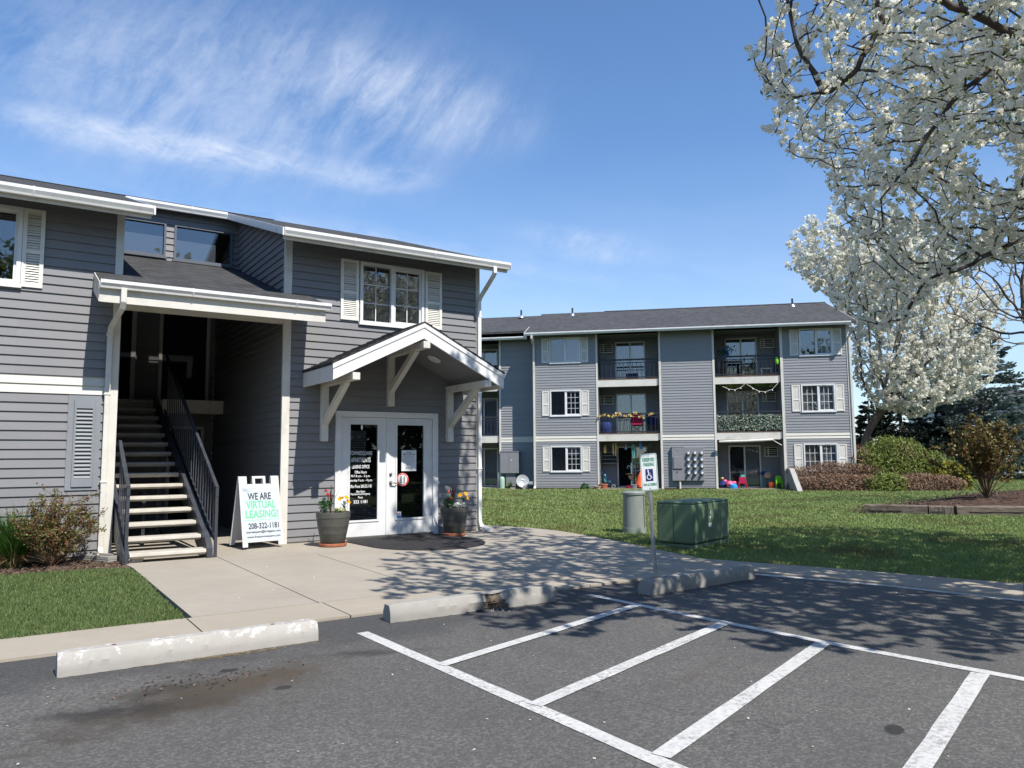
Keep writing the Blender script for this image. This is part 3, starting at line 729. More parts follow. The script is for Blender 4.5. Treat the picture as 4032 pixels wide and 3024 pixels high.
# side walls of the notch in the roof and the clerestory
def notch_lo(y): return 4.16+y*.335
for x, n, in ((-.06, (-1,0)), (-2.62, (1,0))):
    mb = MB(); siding(mb, lambda z: max(0., (z-5.36)/.335), lambda z: min(3.4, (z-4.24)/.335), 4.25, 6.45, O=(x, 0), d=(0,1), n=n)
    mb.build('wall', SIDING, NB)
mb = MB(); wall_with_holes(mb, -2.62, -.06, 5.34, 6.42, [(-2.55, -1.47, 5.46, 6.16), (-1.32, -.18, 5.43, 6.16)], O=(0, 3.4)); mb.build('wall', SIDING, NB)
for (a, b, z0, z1, p1) in ((-2.55, -1.47, 5.46, 6.16, 1.), (-1.32, -.18, 5.43, 6.16, .73)):
    m = MB(); w = .04
    m.box(a, a+w, 3.35, 3.48, z0, z1); m.box(b-w, b, 3.35, 3.48, z0, z1); m.box(a+w, b-w, 3.35, 3.48, z1-w, z1); m.box(a+w, b-w, 3.35, 3.48, z0, z0+w)
    m.box(a-.03, b+.03, 3.325, 3.36, z0-.035, z0+.005)
    fr = m.build('clerestory_window', SIDING_DARK, NB)
    MB().box(a+w, b-w, 3.41, 3.416, z0+w, z1-w).build('pane', GLASS, fr)
    MB().box(a+w, a+w+(b-a-2*w)*p1, 3.44, 3.45, z0+w, z0+w+.39).build('frosted_panel', PANEL, fr)
# entrance roof over the stairwell
er = MB()
er.prism([(-.98, 3.935), (0, 4.265), (0, 4.19), (-.98, 3.86)], -2.95, .335)
er.prism([(0, 4.265), (3.4, 5.404), (3.4, 5.33), (0, 4.19)], -2.61, -.062)
ER = er.build('entrance_roof', SHINGLE, NB)
m = MB(); m.box(-2.95, .30, -.93, -.90, 3.645, 3.87)
m.build('fascia', TRIM, ER)
for x0, x1 in ((-2.965, -2.94), (.285, .31)):
    MB().prism([(-.932, 3.648), (-.932, 3.925), (-.002, 4.255), (-.002, 3.975)], x0, x1).build('rake_board', TRIM, ER)
m = MB(); m.face((-2.94,-.90,3.66),(.285,-.90,3.66),(.285,-.03,3.90),(-2.94,-.03,3.90)); m.build('soffit', TRIM, ER)
gutter(ER, -2.95, .372, -.932, 3.945, h=.11, d=.11)
m = MB(); m.box(-2.60, -.073, -.022, .10, 3.735, 4.17); m.build('header_beam', TRIM, NB)
# downspouts
def downspout(parent, pts, w=.075, h=.055):
    m = MB()
    for i in range(len(pts)-1):
        a, b = Vector(pts[i]), Vector(pts[i+1]); d = (b-a).normalized()
        m.bar(a-d*(.012 if i else 0), b+d*.012, w, h, up=(0,1,0))
    return m
m = downspout(NB, [(3.76,-.66,5.09),(3.76,-.66,4.98),(3.76,-.62,4.93),(3.762,-.13,4.60),(3.762,-.065,4.53),(3.762,-.062,.22),(3.775,-.075,.13),(3.86,-.18,.055),(3.93,-.26,.04)])
for z in (1.2, 2.9, 4.2): m.box(3.715, 3.81, -.10, -.028, z, z+.03)
m.build('downspout', GUTTER, NB, bevel=.008)
m = downspout(NB, [(-2.655,-.99,3.85),(-2.655,-.99,3.66),(-2.66,-.94,3.58),(-2.715,-.11,3.42),(-2.72,-.065,3.34),(-2.722,-.062,.16),(-2.725,-.09,.10),(-2.74,-.2,.05)])
for z in (1.1, 2.4, 3.3): m.box(-2.77, -2.675, -.10, -.028, z, z+.03)
m.build('downspout', TRIM, NB, bevel=.008)
# louvred vent on the wall beside the stair
m = MB(); X0, X1, Z0, Z1 = -3.215, -2.79, 1.0, 2.385
m.box(X0, X0+.075, -.035, .0, Z0, Z1); m.box(X1-.075, X1, -.035, 0, Z0, Z1); m.box(X0+.075, X1-.075, -.035, 0, Z1-.07, Z1); m.box(X0+.075, X1-.075, -.035, 0, Z0, Z0+.05)
lv = m.build('louver_vent', VENTP, NB)
m = MB(); a0, a1 = X0+.078, X1-.078; m.box(a0, a0+.03, -.055, -.005, Z0+.05, Z1-.07); m.box(a1-.03, a1, -.055, -.005, Z0+.05, Z1-.07); m.box(a0+.03, a1-.03, -.055, -.005, Z1-.19, Z1-.07); m.box(a0+.03, a1-.03, -.055, -.005, Z0+.05, Z0+.17)
m.build('vent_door', VENTP, lv)
m = MB(); k = 18; z0, z1 = Z0+.17, Z1-.19; st = (z1-z0)/k
for i in range(k): m.prism([(-.058, z0+i*st+.008), (-.018, z0+(i+1)*st+.004), (-.014, z0+(i+1)*st-.004), (-.054, z0+i*st)], a0+.03, a1-.03)
m.build('vent_slats', VENTP, lv)
MB().box(a0+.03, a1-.03, -.012, -.006, z0, z1).build('vent_backing', DARK, lv)
# windows
window(NB, *WIN, backs=(BLINDD, BLINDD), drop=(.95, 1.), shut=[(.905, 1.245, 3.90, 5.0), (2.585, 2.94, 3.88, 4.985)])
window(NB, *LW, rows=2, cols=(1, 1), backs=(BLIND, BLIND), drop=(1, .8), shut=[(-3.885, -3.615, 3.92, 5.075), (-5.83, -5.47, 3.92, 5.075)], mun=(False, False))
# double doors of the office
m = MB(); o = .0
m.box(.86, .945, -.045, .06, .02, 2.165); m.box(2.755, 2.84, -.045, .06, .02, 2.165); m.box(.86, 2.84, -.045, .06, 2.165, 2.24)
m.box(.845, 2.855, -.06, 0, 2.24, 2.265); m.box(.843, .862, -.055, 0, .02, 2.24); m.box(2.838, 2.857, -.055, 0, .02, 2.24)
m.box(.945, 2.755, -.07, .10, .02, .055, 1)
dr = m.build('entrance_door', [WHITE, BOLT], NB)
LEAF = []
for (x0, x1, gx0, gx1) in ((.95, 1.815, 1.125, 1.645), (1.875, 2.75, 2.03, 2.57)):
    m = MB(); gz0, gz1 = .345, 2.035
    m.box(x0, gx0, -.012, .035, .06, 2.16); m.box(gx1, x1, -.012, .035, .06, 2.16); m.box(gx0, gx1, -.012, .035, gz1, 2.16); m.box(gx0, gx1, -.012, .035, .06, gz0)
    w = .035
    for q0, q1, r0, r1 in ((gx0-w, gx0, gz0-w, gz1+w), (gx1, gx1+w, gz0-w, gz1+w), (gx0, gx1, gz1, gz1+w), (gx0, gx1, gz0-w, gz0)): m.box(q0, q1, -.026, -.0125, r0, r1)
    lf = m.build('door_leaf', WHITE, dr, bevel=.003); LEAF.append(lf)
    MB().box(gx0-.003, gx1+.003, .004, .010, gz0-.003, gz1+.003).build('door_glass', GLASSD, dr)
    m = MB(); st = .042
    for j in range(int((gz1-gz0)/st)): m.prism([(.05, gz1-j*st-.012), (.082, gz1-j*st-.002), (.083, gz1-j*st-.004), (.051, gz1-j*st-.014)], gx0, gx1)
    m.build('blind', BLINDOOR, dr)
MB().box(1.817, 1.873, -.022, .03, .06, 2.16).build('astragal', WHITE, dr)
m = MB(); m.lathe([(0,.0),(.03,.0),(.03,.008),(.018,.012),(.018,.03),(.0,.032)], (1.905,-.013,1.14), 20, axis='y'); m.build('deadbolt', BOLT, dr, smooth=True)
m = MB(); m.lathe([(0,0),(.034,0),(.034,.01),(.014,.014),(.014,.05),(0,.052)], (1.905,-.013,.985), 20, axis='y'); m.tube([(1.905,-.058,.985),(1.95,-.064,.988),(1.99,-.062,.978),(2.025,-.058,.972)], [.011,.01,.009,.007], 8); m.build('door_handle', BOLT, dr, smooth=True)
def words_part(parent, mat, rows, y, M=None, name='lettering'):
    for r in rows:
        m = MB(M); text_bm(m, r[0], r[1], r[2], r[3], r[4], y, r[5] if len(r) > 5 else 0., r[6] if len(r) > 6 else 'C'); m.build(name, mat, parent)
words_part(dr, WPRINT, [('TOWNESQUARE', 1.335, 1.52, .43, .082, .006), ('APARTMENTS', 1.335, 1.405, .37, .082, .006), ('LEASING OFFICE', 1.335, 1.285, .33, .062, .012), ('Office Hours', 1.335, 1.19, .225, .05, .012),
    ('M-F 8 a.m. - 5 p.m.', 1.335, 1.115, .36, .055, .012), ('Saturday 9 a.m. - 4 p.m.', 1.335, 1.04, .45, .058, .012), ('Office Phone 208-322-1181', 1.335, .94, .42, .055, .012), ('After Hours', 1.335, .848, .17, .042, .012),
    ('Maintenance Emergency', 1.335, .80, .37, .048, .012), ('Phone', 1.335, .745, .09, .04, .012), ('322 1181', 1.335, .668, .26, .055, .02)], .001)
# the office behind the glass: dark walls, a window in its rear wall
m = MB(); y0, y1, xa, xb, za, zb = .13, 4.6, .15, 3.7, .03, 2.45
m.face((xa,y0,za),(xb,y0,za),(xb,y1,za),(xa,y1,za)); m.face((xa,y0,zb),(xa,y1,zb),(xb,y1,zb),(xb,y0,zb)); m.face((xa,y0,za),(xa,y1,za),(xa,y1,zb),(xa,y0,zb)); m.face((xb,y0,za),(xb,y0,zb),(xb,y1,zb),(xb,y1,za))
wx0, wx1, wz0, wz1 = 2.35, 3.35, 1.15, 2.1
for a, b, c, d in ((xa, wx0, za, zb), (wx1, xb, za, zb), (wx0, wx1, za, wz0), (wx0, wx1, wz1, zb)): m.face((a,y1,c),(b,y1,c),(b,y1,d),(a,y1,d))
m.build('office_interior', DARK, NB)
m = MB(); m.box(.9, 2.0, 2.2, 2.8, .03, .75); m.box(2.3, 2.8, 3.2, 3.6, .03, 1.0); m.build('office_desk', BROWNW, NB)

# stairwell inside
m = MB(); siding(m, lambda z: max(0., (z-4.13)/.335), 5.3, .03, 5.9, O=(-.074, -.005), d=(0,1), n=(-1,0)); m.build('stairwell_wall', SIDING, NB)
m = MB(); siding(m, lambda z: max(0., (z-4.13)/.335), 5.3, .03, 5.9, O=(-2.60, -.005), d=(0,1), n=(1,0)); m.build('stairwell_wall', SIDING, NB)
m = MB(); siding(m, -2.59, -.085, .03, 6.2, O=(0, 5.25), d=(1,0), n=(0,-1)); m.build('stairwell_wall', SIDING, NB)
m = MB(); m.face((-2.6,3.45,6.3),(-.06,3.45,6.3),(-.06,5.3,6.3),(-2.6,5.3,6.3)); m.build('stairwell_ceiling', INTER, NB)
m = MB()
for a, b in ((-1.80,-1.71), (-1.25,-1.18), (-.27,-.20)): m.box(a, b, 5.19, 5.235, 2.66, 5.6)
for a, b, c, d in ((-1.02, -.95, .03, 2.1), (-.33, -.27, .03, 2.1), (-1.02, -.27, 2.1, 2.17)): m.box(a, b, 5.19, 5.235, c, d)
m.build('door_trim', TRIM, NB)
for a, b, c, d in ((-2.55, -1.80, 2.66, 4.8), (-1.18, -.27, 2.66, 4.8), (-.95, -.33, .03, 2.1)): MB().box(a, b, 5.20, 5.225, c, d).build('unit_door', DARK, NB)
m = MB(); m.box(-2.58, -.10, 4.2, 5.2, 2.42, 2.66); m.build('landing', TREAD, NB)
m = MB(); m.box(-1.30, -.10, 4.165, 4.198, 2.40, 2.68); m.build('landing_fascia', TRIM, NB)

# canopy over the doors
def cz(x, base): return base-abs(x-1.845)*.492
m = MB()
for s in (-1, 1):
    xe = 1.845+s*1.60
    m.add([(1.845,-1.47,3.72),(xe,-1.47,3.72-1.60*.492),(xe,0,3.72-1.60*.492),(1.845,0,3.72),(1.845,-1.47,3.69),(xe,-1.47,3.69-1.60*.492),(xe,0,3.69-1.60*.492),(1.845,0,3.69)], [(0,1,2,3),(7,6,5,4),(0,4,5,1),(1,5,6,2),(3,2,6,7)])
    for i in range(11):                                             # shingle courses step the rake
        a = i/11; xa_ = 1.845+s*1.60*a; xb_ = 1.845+s*1.60*(a+1/11)
        m.add([(xa_,-1.475,3.725-1.60*a*.492),(xb_,-1.475,3.738-1.60*(a+1/11)*.492),(xb_,0,3.738-1.60*(a+1/11)*.492),(xa_,0,3.725-1.60*a*.492),(xb_,-1.475,3.722-1.60*(a+1/11)*.492),(xb_,0,3.722-1.60*(a+1/11)*.492)], [(0,1,2,3),(1,4,5,2),(0,4,1)])
CA = m.build('canopy_roof', SHINGLE, NB)
for s in (-1, 1):
    xe = 1.845+s*1.585
    m = MB(); q = [(1.845, 3.69), (xe, 3.69-1.585*.492), (xe, 3.69-1.585*.492-.255), (1.845, 3.435)]
    m.prism(q if s > 0 else q[::-1], -1.46, -1.42, 'y')
    q = [(1.845, 3.692), (xe+s*.01, 3.692-1.595*.492), (xe+s*.01, 3.692-1.595*.492-.075), (1.845, 3.617)]
    m.prism(q if s > 0 else q[::-1], -1.475, -1.46, 'y')
    m.box(xe-s*.03, xe, -1.42, 0, 3.69-1.585*.492-.255, 3.69-1.585*.492-.01)
    m.build('fascia', WHITE, CA, bevel=.003)
    m = MB(); xw = xe-s*.03; m.face((1.845,-1.42,3.50),(xw,-1.42,3.50-1.555*.492),(xw,0,3.50-1.555*.492),(1.845,0,3.50)); m.build('soffit', SOFFIT, CA)
def bracket(x, z0, zt, tip, za, zb):
    m = MB(); w = .062
    m.box(x-w, x+w, -.105, -.003, z0, zt)
    m.box(x-w, x+w, -tip, -.105, zt-.115, zt)
    m.prism([(-.105, zb-.07), (-.105, zb+.07), (-1.02+.03, za), (-1.02-.11, za), (-1.02-.11, za-.03)], x-w*.75, x+w*.75)
    for yy, zz in ((-.20, zb+.075), (-.96, za-.075)): m.lathe([(0,0),(.02,0),(.018,.008),(0,.01)], (x, yy, zz), 10, axis='y')
    return m.build('bracket', TRIM, CA, bevel=.006)
bracket(.63, 1.73, 2.79, 1.50, 2.68, 2.06); bracket(1.875, 2.37, 3.385, 1.50, 3.275, 2.68); bracket(3.10, 1.73, 2.79, 1.47, 2.68, 2.06)
m = MB(Matrix.Translation((2.42,-.72,3.205)) @ Matrix.Rotation(R(26.2), 4, 'Y')); m.lathe([(0,-.03),(.10,-.028),(.125,-.012),(.13,0)], (0,0,0), 28); m.build('ceiling_light', PLASTW, CA, smooth=True)

# ------------------------------------------------------------------ stairs
ST = empty('staircase', (-1.96,-1.1,0), 0, 'open staircase of pale concrete treads between dark steel stringers', 'stairs')
OX, OY = 1.96, 1.1
def sb(): return MB(Matrix.Translation((OX, OY, 0)))
for i in range(15):
    yf = -1.15+.38*i; zt = .155+.1772*i; m = sb()
    q = [(yf, zt-.045), (yf+.008, zt-.008), (yf+.02, zt), (yf+.30, zt), (yf+.30, zt-.075), (yf+.035, zt-.075)]
    m.prism(q, -2.47, -1.475); m.build('tread', TREAD, ST, bevel=.004)
for x0, x1 in ((-2.555, -2.475), (-1.468, -1.385)):
    m = sb(); q = [(-1.14, .0), (-1.14, .17), (-.98, .30), (4.2, .30+5.18*.466), (4.2, .0+5.18*.466), (-.68, .0)]
    m.prism(q, x0, x1); m.build('stringer', STEEL, ST, bevel=.004)
m = sb(); m.box(-2.0, -1.95, 1.3, 1.34, .0, .9); m.box(-2.46, -2.40, 2.4, 2.45, 0, 1.5); m.box(-1.62, -1.56, 2.4, 2.45, 0, 1.5); m.build('support_post', STEEL, ST)
def stair_rail(x, y0, z0, y1, z1, zb0, drop, low):
    m = sb(); s = (z1-z0)/(y1-y0)
    m.bar((x,y0,z0-.02), (x,y1,z1-.02), .042, .05)
    m.bar((x,y0+.012,z0+.0), (x,y0+.012,z0-drop), .042, .04)
    m.bar((x,y0+.10,low), (x,y1,low+(y1-y0-.1)*.466), .03, .03)
    m.box(x-.02, x+.02, y0-.0, y0+.04, .0 if low < .3 else low-.1, z0-.02)
    r = m.build('handrail', STEEL, ST)
    k = int((y1-y0)/.19)
    for i in range(1, k):
        yy = y0+.04+i*.19; b = sb(); zt = z0+(yy-y0)*s-.03; b.box(x-.009, x+.009, yy-.009, yy+.009, low+(yy-y0-.1)*.466, zt); b.build('baluster', STEEL, r)
stair_rail(-1.345, -1.13, 1.03, 3.6, 3.53, .3, .14, .27)
stair_rail(-2.515, -1.16, 1.075, .0, 1.73, .3, .13, .27)
# ------------------------------------------------------------------ the three storey building across the lawn
FA_ = c2w(1.0420348, 34.46525799)
_fd = dirw(.98346748, -.18108483, 0); FROT = math.atan2(_fd.y, _fd.x)
FB_ = empty('apartment_building', FA_, FROT, 'slate three storey apartment building with balconies across the lawn', 'building')
MF = Matrix.Translation(FA_) @ Matrix.Rotation(FROT, 4, 'Z')
def fw(s, q, z=0.): return MF @ Vector((s, -q, z))     # s along the front, q out of it
EF = .1195
WZ = ((.77, 1.92), (3.26, 4.43), (5.66, 6.83))
MB().box(-.03, 13.45, .004, .06, -.05, .06).build('base_strip', EARTH, FB_)  # dark brown strip along the foot of the far wall
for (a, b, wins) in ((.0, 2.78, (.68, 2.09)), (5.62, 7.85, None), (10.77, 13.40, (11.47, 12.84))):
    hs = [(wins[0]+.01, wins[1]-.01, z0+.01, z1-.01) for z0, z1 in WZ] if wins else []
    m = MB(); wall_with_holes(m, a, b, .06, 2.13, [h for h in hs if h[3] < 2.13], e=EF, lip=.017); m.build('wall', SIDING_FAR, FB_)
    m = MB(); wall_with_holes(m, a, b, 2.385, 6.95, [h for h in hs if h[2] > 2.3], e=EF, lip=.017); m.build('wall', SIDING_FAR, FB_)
    m = MB(); siding(m, a, b, 2.13, 2.385, e=.1275, lip=.022, zoff=2.13); m.build('band_board', BAND, FB_)
for x0, x1 in ((-.07, .0), (2.77, 2.85), (5.54, 5.63), (7.84, 7.93), (10.67, 10.78), (13.37, 13.46)):
    MB().box(x0, x1, -.035, .05, .02, 6.93).build('corner_trim', TRIM, FB_)
# windows with their shutters
for ci, (a, b, sl, sr) in enumerate(((.68, 2.09, (.325, .65), (2.105, 2.44)), (11.47, 12.84, (11.085, 11.43), (12.85, 13.19)))):
    for fi, (z0, z1) in enumerate(WZ):
        sh = [(*sl, z0+.02, z1-.02), (*sr, z0+.01, z1-.03)]
        kw = dict(cols=(3, 3), rows=4, shut=sh, glass=GLASSF)
        if ci == 0: kw.update(mun=(False, fi < 2), drop=((0, .35), (0, .0), (1, 1))[fi], backs=(BLINDD, BLIND), bl=fi == 2)
        else: kw.update(mun=(fi < 2, True), rows=3, drop=((.98, .98), (.98, .98), (1, .98))[fi], backs=(BLIND, CURT) if fi < 2 else (BLINDD, CURT), bl=False)
        if ci == 0 and fi == 2: kw.update(drop=(1, 1), backs=(BLINDD, CURT), bl=True)
        window(FB_, a, b, z0, z1, 0, **kw)
# main roof, ridge, gutters, vents
def rzf(q): return 6.99-(q-.68)*.336
m = MB(); m.prism([(-.66, rzf(.66)), (5.0, rzf(-5.0)), (5.0, rzf(-5)-.1), (-.66, rzf(.66)-.1)], -.36, 13.68); m.prism([(5.0, rzf(-5)), (10.7, rzf(-5)-1.9), (10.7, rzf(-5)-2.0), (5.0, rzf(-5)-.1)], -.36, 13.68)
m.prism([(4.85, rzf(-4.85)+.02), (5.0, rzf(-5)+.03), (5.15, rzf(-4.85)+.02), (5, rzf(-5)-.02)], 2.9, 13.69)
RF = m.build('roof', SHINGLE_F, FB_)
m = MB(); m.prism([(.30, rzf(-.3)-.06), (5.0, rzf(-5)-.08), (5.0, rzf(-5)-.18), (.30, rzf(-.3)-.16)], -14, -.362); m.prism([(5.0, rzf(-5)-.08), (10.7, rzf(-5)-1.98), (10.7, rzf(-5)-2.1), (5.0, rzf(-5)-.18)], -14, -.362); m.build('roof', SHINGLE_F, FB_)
m = MB(); m.face((-.36,-.60,6.87),(13.6,-.60,6.87),(13.6,0,7.05),(-.36,0,7.05)); m.face((-14,.36,6.86),(-.36,.36,6.86),(-.36,.95,7.05),(-14,.95,7.05)); m.build('soffit', SOFFIT, FB_)
gutter(FB_, -.36, 13.44, -.60, 6.985, h=.12); gutter(FB_, -14, -.40, .36, 6.99, h=.12)
m = MB(); m.prism([(-.62, rzf(.62)+.01), (5, rzf(-5)+.01), (5, rzf(-5)-.17), (-.62, rzf(.62)-.15)], 13.682, 13.70); m.prism([(-.62, rzf(.62)+.01), (.9, rzf(-.9)+.01), (.9, rzf(-.9)-.17), (-.62, rzf(.62)-.15)], -.385, -.362); m.build('rake_board', TRIM, FB_)
for s, q_ in ((-1.32, -4.2), (1.33, -4.2), (12.02, -4.2)):
    m = MB(); z = rzf(q_); m.cyl((s, -q_, z-.1), .045, .47, 12); v = m.build('vent_pipe', BLACK, RF)
    m = MB(); m.lathe([(.16,-.06),(.10,.05),(.05,.10)], (s, -q_, z), 16); m.build('flashing', GALV, v)
# downspouts at the two corners
m = downspout(FB_, [(-.03,-.66,6.90),(-.03,-.66,6.74),(-.03,-.60,6.68),(-.03,-.12,6.52),(-.03,-.075,6.44),(-.03,-.07,.14),(-.03,-.1,.08),(-.05,-.22,.03)], .085, .06); m.build('downspout', TRIM, FB_)
m = downspout(FB_, [(13.50,-.66,6.88),(13.50,-.66,6.75),(13.50,-.60,6.68),(13.50,-.1,6.5),(13.50,-.06,6.42),(13.50,-.05,.1)], .085, .06); m.build('downspout', TRIM, FB_)
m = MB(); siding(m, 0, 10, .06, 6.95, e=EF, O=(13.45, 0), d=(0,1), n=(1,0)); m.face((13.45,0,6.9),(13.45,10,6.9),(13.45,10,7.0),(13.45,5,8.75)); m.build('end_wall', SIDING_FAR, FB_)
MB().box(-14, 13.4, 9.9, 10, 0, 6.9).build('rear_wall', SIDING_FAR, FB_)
# balcony bays
def railing(s0, s1, zb, zt, q=-.03, name='railing', post=True):
    m = MB(); y = -q
    m.box(s0, s1, y-.03, y+.03, zt-.07, zt); m.box(s0, s1, y-.018, y+.018, zt-.19, zt-.155); m.box(s0, s1, y-.018, y+.018, zb+.03, zb+.07)
    r = m.build(name, RAILM, FB_)
    n = max(2, round((s1-s0)/.185))
    for i in range(1, n):
        x = s0+(s1-s0)*i/n; MB().box(x-.011, x+.011, y-.011, y+.011, zb-.02, zt-.15).build('baluster', RAILM, r)
    return r
def slider(s0, s1, z0, z1, y, drop=(0, 1), backs=(BLINDD, CURT), frame=WHITE, right_open=False):
    sm = (s0+s1)/2; f = .06; m = MB()
    m.box(s0, s0+f, y-.045, y+.06, z0, z1); m.box(s1-f, s1, y-.045, y+.06, z0, z1); m.box(s0+f, s1-f, y-.045, y+.06, z1-f, z1); m.box(s0+f, s1-f, y-.045, y+.06, z0, z0+.05)
    m.box(sm-.035, sm+.035, y-.03, y+.03, z0+.05, z1-f)
    d = m.build('sliding_door', frame, FB_)
    for i, (a, b) in enumerate(((s0+f, sm-.035), (sm+.035, s1-f))):
        if not (right_open and i == 0): MB().box(a, b, y+.0, y+.006, z0+.05, z1-f).build('pane', GLASSF, d)
        if drop[i]:
            k = 12; vs = []
            for j in range(k+1): vs += [(a+(b-a)*j/k, y+.11+.005*(-1)**j, z0+.05+(z1-z0)*(1-drop[i])), (a+(b-a)*j/k, y+.11+.005*(-1)**j, z1-f)]
            m = MB(); m.add(vs, [(2*j, 2*j+2, 2*j+3, 2*j+1) for j in range(k)]); m.build('curtain', backs[i], d)
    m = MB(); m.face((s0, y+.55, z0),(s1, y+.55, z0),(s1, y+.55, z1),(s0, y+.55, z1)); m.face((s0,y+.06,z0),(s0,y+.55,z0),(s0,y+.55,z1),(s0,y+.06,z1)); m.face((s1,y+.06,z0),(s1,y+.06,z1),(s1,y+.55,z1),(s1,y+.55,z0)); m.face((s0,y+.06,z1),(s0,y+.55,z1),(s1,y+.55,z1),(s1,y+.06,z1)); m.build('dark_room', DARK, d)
    return d
def aircon(s0, s1, z0, z1, y):
    m = MB(); f = .035
    m.box(s0, s0+f, y-.13, y, z0, z1); m.box(s1-f, s1, y-.13, y, z0, z1); m.box(s0+f, s1-f, y-.13, y, z1-f, z1); m.box(s0-.02, s1+.02, y-.14, y, z0-.02, z0+f); m.box(s0+f, s1-f, y-.05, y-.04, z0+f, z1-f, 1)
    a = m.build('air_conditioner', [TRIM, DARK], FB_); k = 4; st = (z1-z0-2*f)/k
    m = MB()
    for i in range(1, k): m.box(s0+f, s1-f, y-.11, y-.08, z0+f+i*st-.016, z0+f+i*st+.016)
    m.box(s0+(s1-s0)*.22, s0+(s1-s0)*.31, y-.105, y-.07, z0+f, z1-f); m.build('grille', TRIM, a)
D = 1.5
for bi, (a, b, d0, d1) in enumerate(((2.85, 5.54, 3.57, 4.95), (7.93, 10.67, 8.53, 9.92))):
    m = MB(); siding(m, 0, D, .06, 7.0, e=EF, O=(a-.0, 0), d=(0,1), n=(1,0)); siding(m, 0, D, .06, 7.0, e=EF, O=(b, 0), d=(0,1), n=(-1,0))
    wall_with_holes(m, a, b, .06, 7.0, [(d0+.02, d1-.02, z, z+1.87) for z in (.02, 2.46, 4.88)], e=EF, O=(0, D)); m.build('wall', SIDING_FAR, FB_)
    for z in (2.115, 4.53):
        m = MB(); m.box(a, b, -.0, D, z+.03, z+.325); m.build('balcony_floor', SOFFIT, FB_)
        MB().box(a+.0, b-.11, -.03, -.002, z, z+.30).build('balcony_fascia', TRIM, FB_)
        MB().box(a+.0, b-.10, -.035, .05, z+.302, z+.345).build('balcony_edge', BROWNW, FB_)
    MB().box(a, b, 0, D, 6.86, 6.88).build('balcony_ceiling', SOFFIT, FB_)
    m = MB(); m.box(a-.05, b+.12, -.45, D, -.04, .03); m.build('patio_slab', CONC, FB_)
    for fi, z in enumerate((.03, 2.47, 4.89)):
        if bi == 0: slider(d0, d1, z, z+1.86, D, ((0, 0), (.97, .97), (.97, .97))[fi], ((BLINDD, BLINDD), (BLINDD, BLIND), (BLINDD, CURT))[fi], right_open=fi == 0); aircon(2.87, 3.46, z+1.37, z+1.78, D) if fi else None
        else: slider(d0, d1, z, z+1.86, D, ((.97, .97), (.3, .97), (.0, .97))[fi], ((BLINDD, CURT), (CURT, BLINDD), (CURT, BLINDD))[fi]); aircon(10.08, 10.66, z+1.36, z+1.77, D)
    for z in (2.475, 4.895): railing(a+.01, b-.01, z, z+.87)
# set-back wing on the left
m = MB(); wall_with_holes(m, -1.76, -.06, .06, 2.13, [], e=EF, O=(0, .9)); wall_with_holes(m, -1.76, -.06, 2.385, 7.0, [], e=EF, O=(0, .9)); siding(m, 0, .9, .06, 7.0, e=EF, O=(-.065, 0), d=(0,1), n=(-1,0)); m.build('wall', SIDING_FAR, FB_)
m = MB(); siding(m, -1.76, -.07, 2.13, 2.385, e=.1275, lip=.022, zoff=2.13, O=(0, .9)); m.build('band_board', BAND, FB_)
MB().box(-1.84, -1.755, .865, .95, .02, 6.93).build('corner_trim', TRIM, FB_)
m = MB(); siding(m, 0, 1.5, .06, 7.0, e=EF, O=(-1.80, .9), d=(0,1), n=(-1,0)); wall_with_holes(m, -4.5, -1.8, .06, 7.0, [(-3.58, -2.22, z, z+1.87) for z in (.02, 2.46, 4.88)], e=EF, O=(0, 2.4)); m.build('wall', SIDING_FAR, FB_)
for z in (2.115, 4.53):
    MB().box(-4.5, -1.8, .9, 2.4, z+.03, z+.325).build('balcony_floor', SOFFIT, FB_); MB().box(-4.5, -1.94, .87, .898, z, z+.30).build('balcony_fascia', TRIM, FB_)
MB().box(-4.5, -1.84, .4, 2.4, -.04, .03).build('patio_slab', CONC, FB_)
for z in (.03, 2.47, 4.89): slider(-3.6, -2.20, z, z+1.86, 2.4, (.97, .97), (CURT, CURT))
for z in (2.475, 4.895): railing(-4.5, -1.86, z, z+.87, -.93)
m = MB(); siding(m, -14, -4.5, .06, 7.0, e=EF, O=(0, .9)); m.build('wall', SIDING_FAR, FB_)

# ------------------------------------------------------------------ things fixed to or standing at that building
def froot(name, s, q_, z, label, cat, group=None, rz=0.):
    return empty(name, fw(s, q_, z), FROT+rz, label, cat, group)
t = froot('electric_meter_cabinet', 6.68, .0, .37, 'grey cabinet of twelve round electric meters on the slate wall', 'meter cabinet')
m = MB(); m.box(-.68, -.16, -.16, -.018, 0, 1.45); m.box(-.16, .68, -.13, -.018, 0, 1.45); m.box(-.70, -.14, -.17, -.02, 1.45, 1.47); m.build('cabinet_body', CABG, t, bevel=.01)
MB().box(-.62, -.24, -.20, -.162, .52, 1.03).build('cabinet_door', CABG, t, bevel=.008)
m = MB(); m.box(-.44, -.40, -.165, -.161, 1.27, 1.33); m.build('warning_sticker', GOLD, t)
m = MB(); m.tube([(-.5,-.165,.40),(-.46,-.19,.375),(-.42,-.165,.40)], .009, 6); m.build('latch', BLACK, t)
for i in range(3):
    for j in range(4):
        m = MB(); x = .02+i*.28; z = .33+j*.285; m.lathe([(.085,.0),(.085,.05),(.062,.055),(.062,.12),(.05,.135),(0,.137)], (x, -.13, z), 20, axis='y'); mt = m.build('electric_meter', GALV, t, smooth=True)
        m = MB(); m.lathe([(.045,0),(.045,.004),(0,.005)], (x, -.267, z), 14, axis='y'); m.build('dial', WPRINT, mt)
m = MB(); m.cyl((-.36,-.09,-.42), .045, .42, 12); m.build('conduit', TRIM, t)
t = froot('utility_cabinet', -1.31, -.9, .70, 'large grey double door utility box on the shaded wing wall', 'utility box')
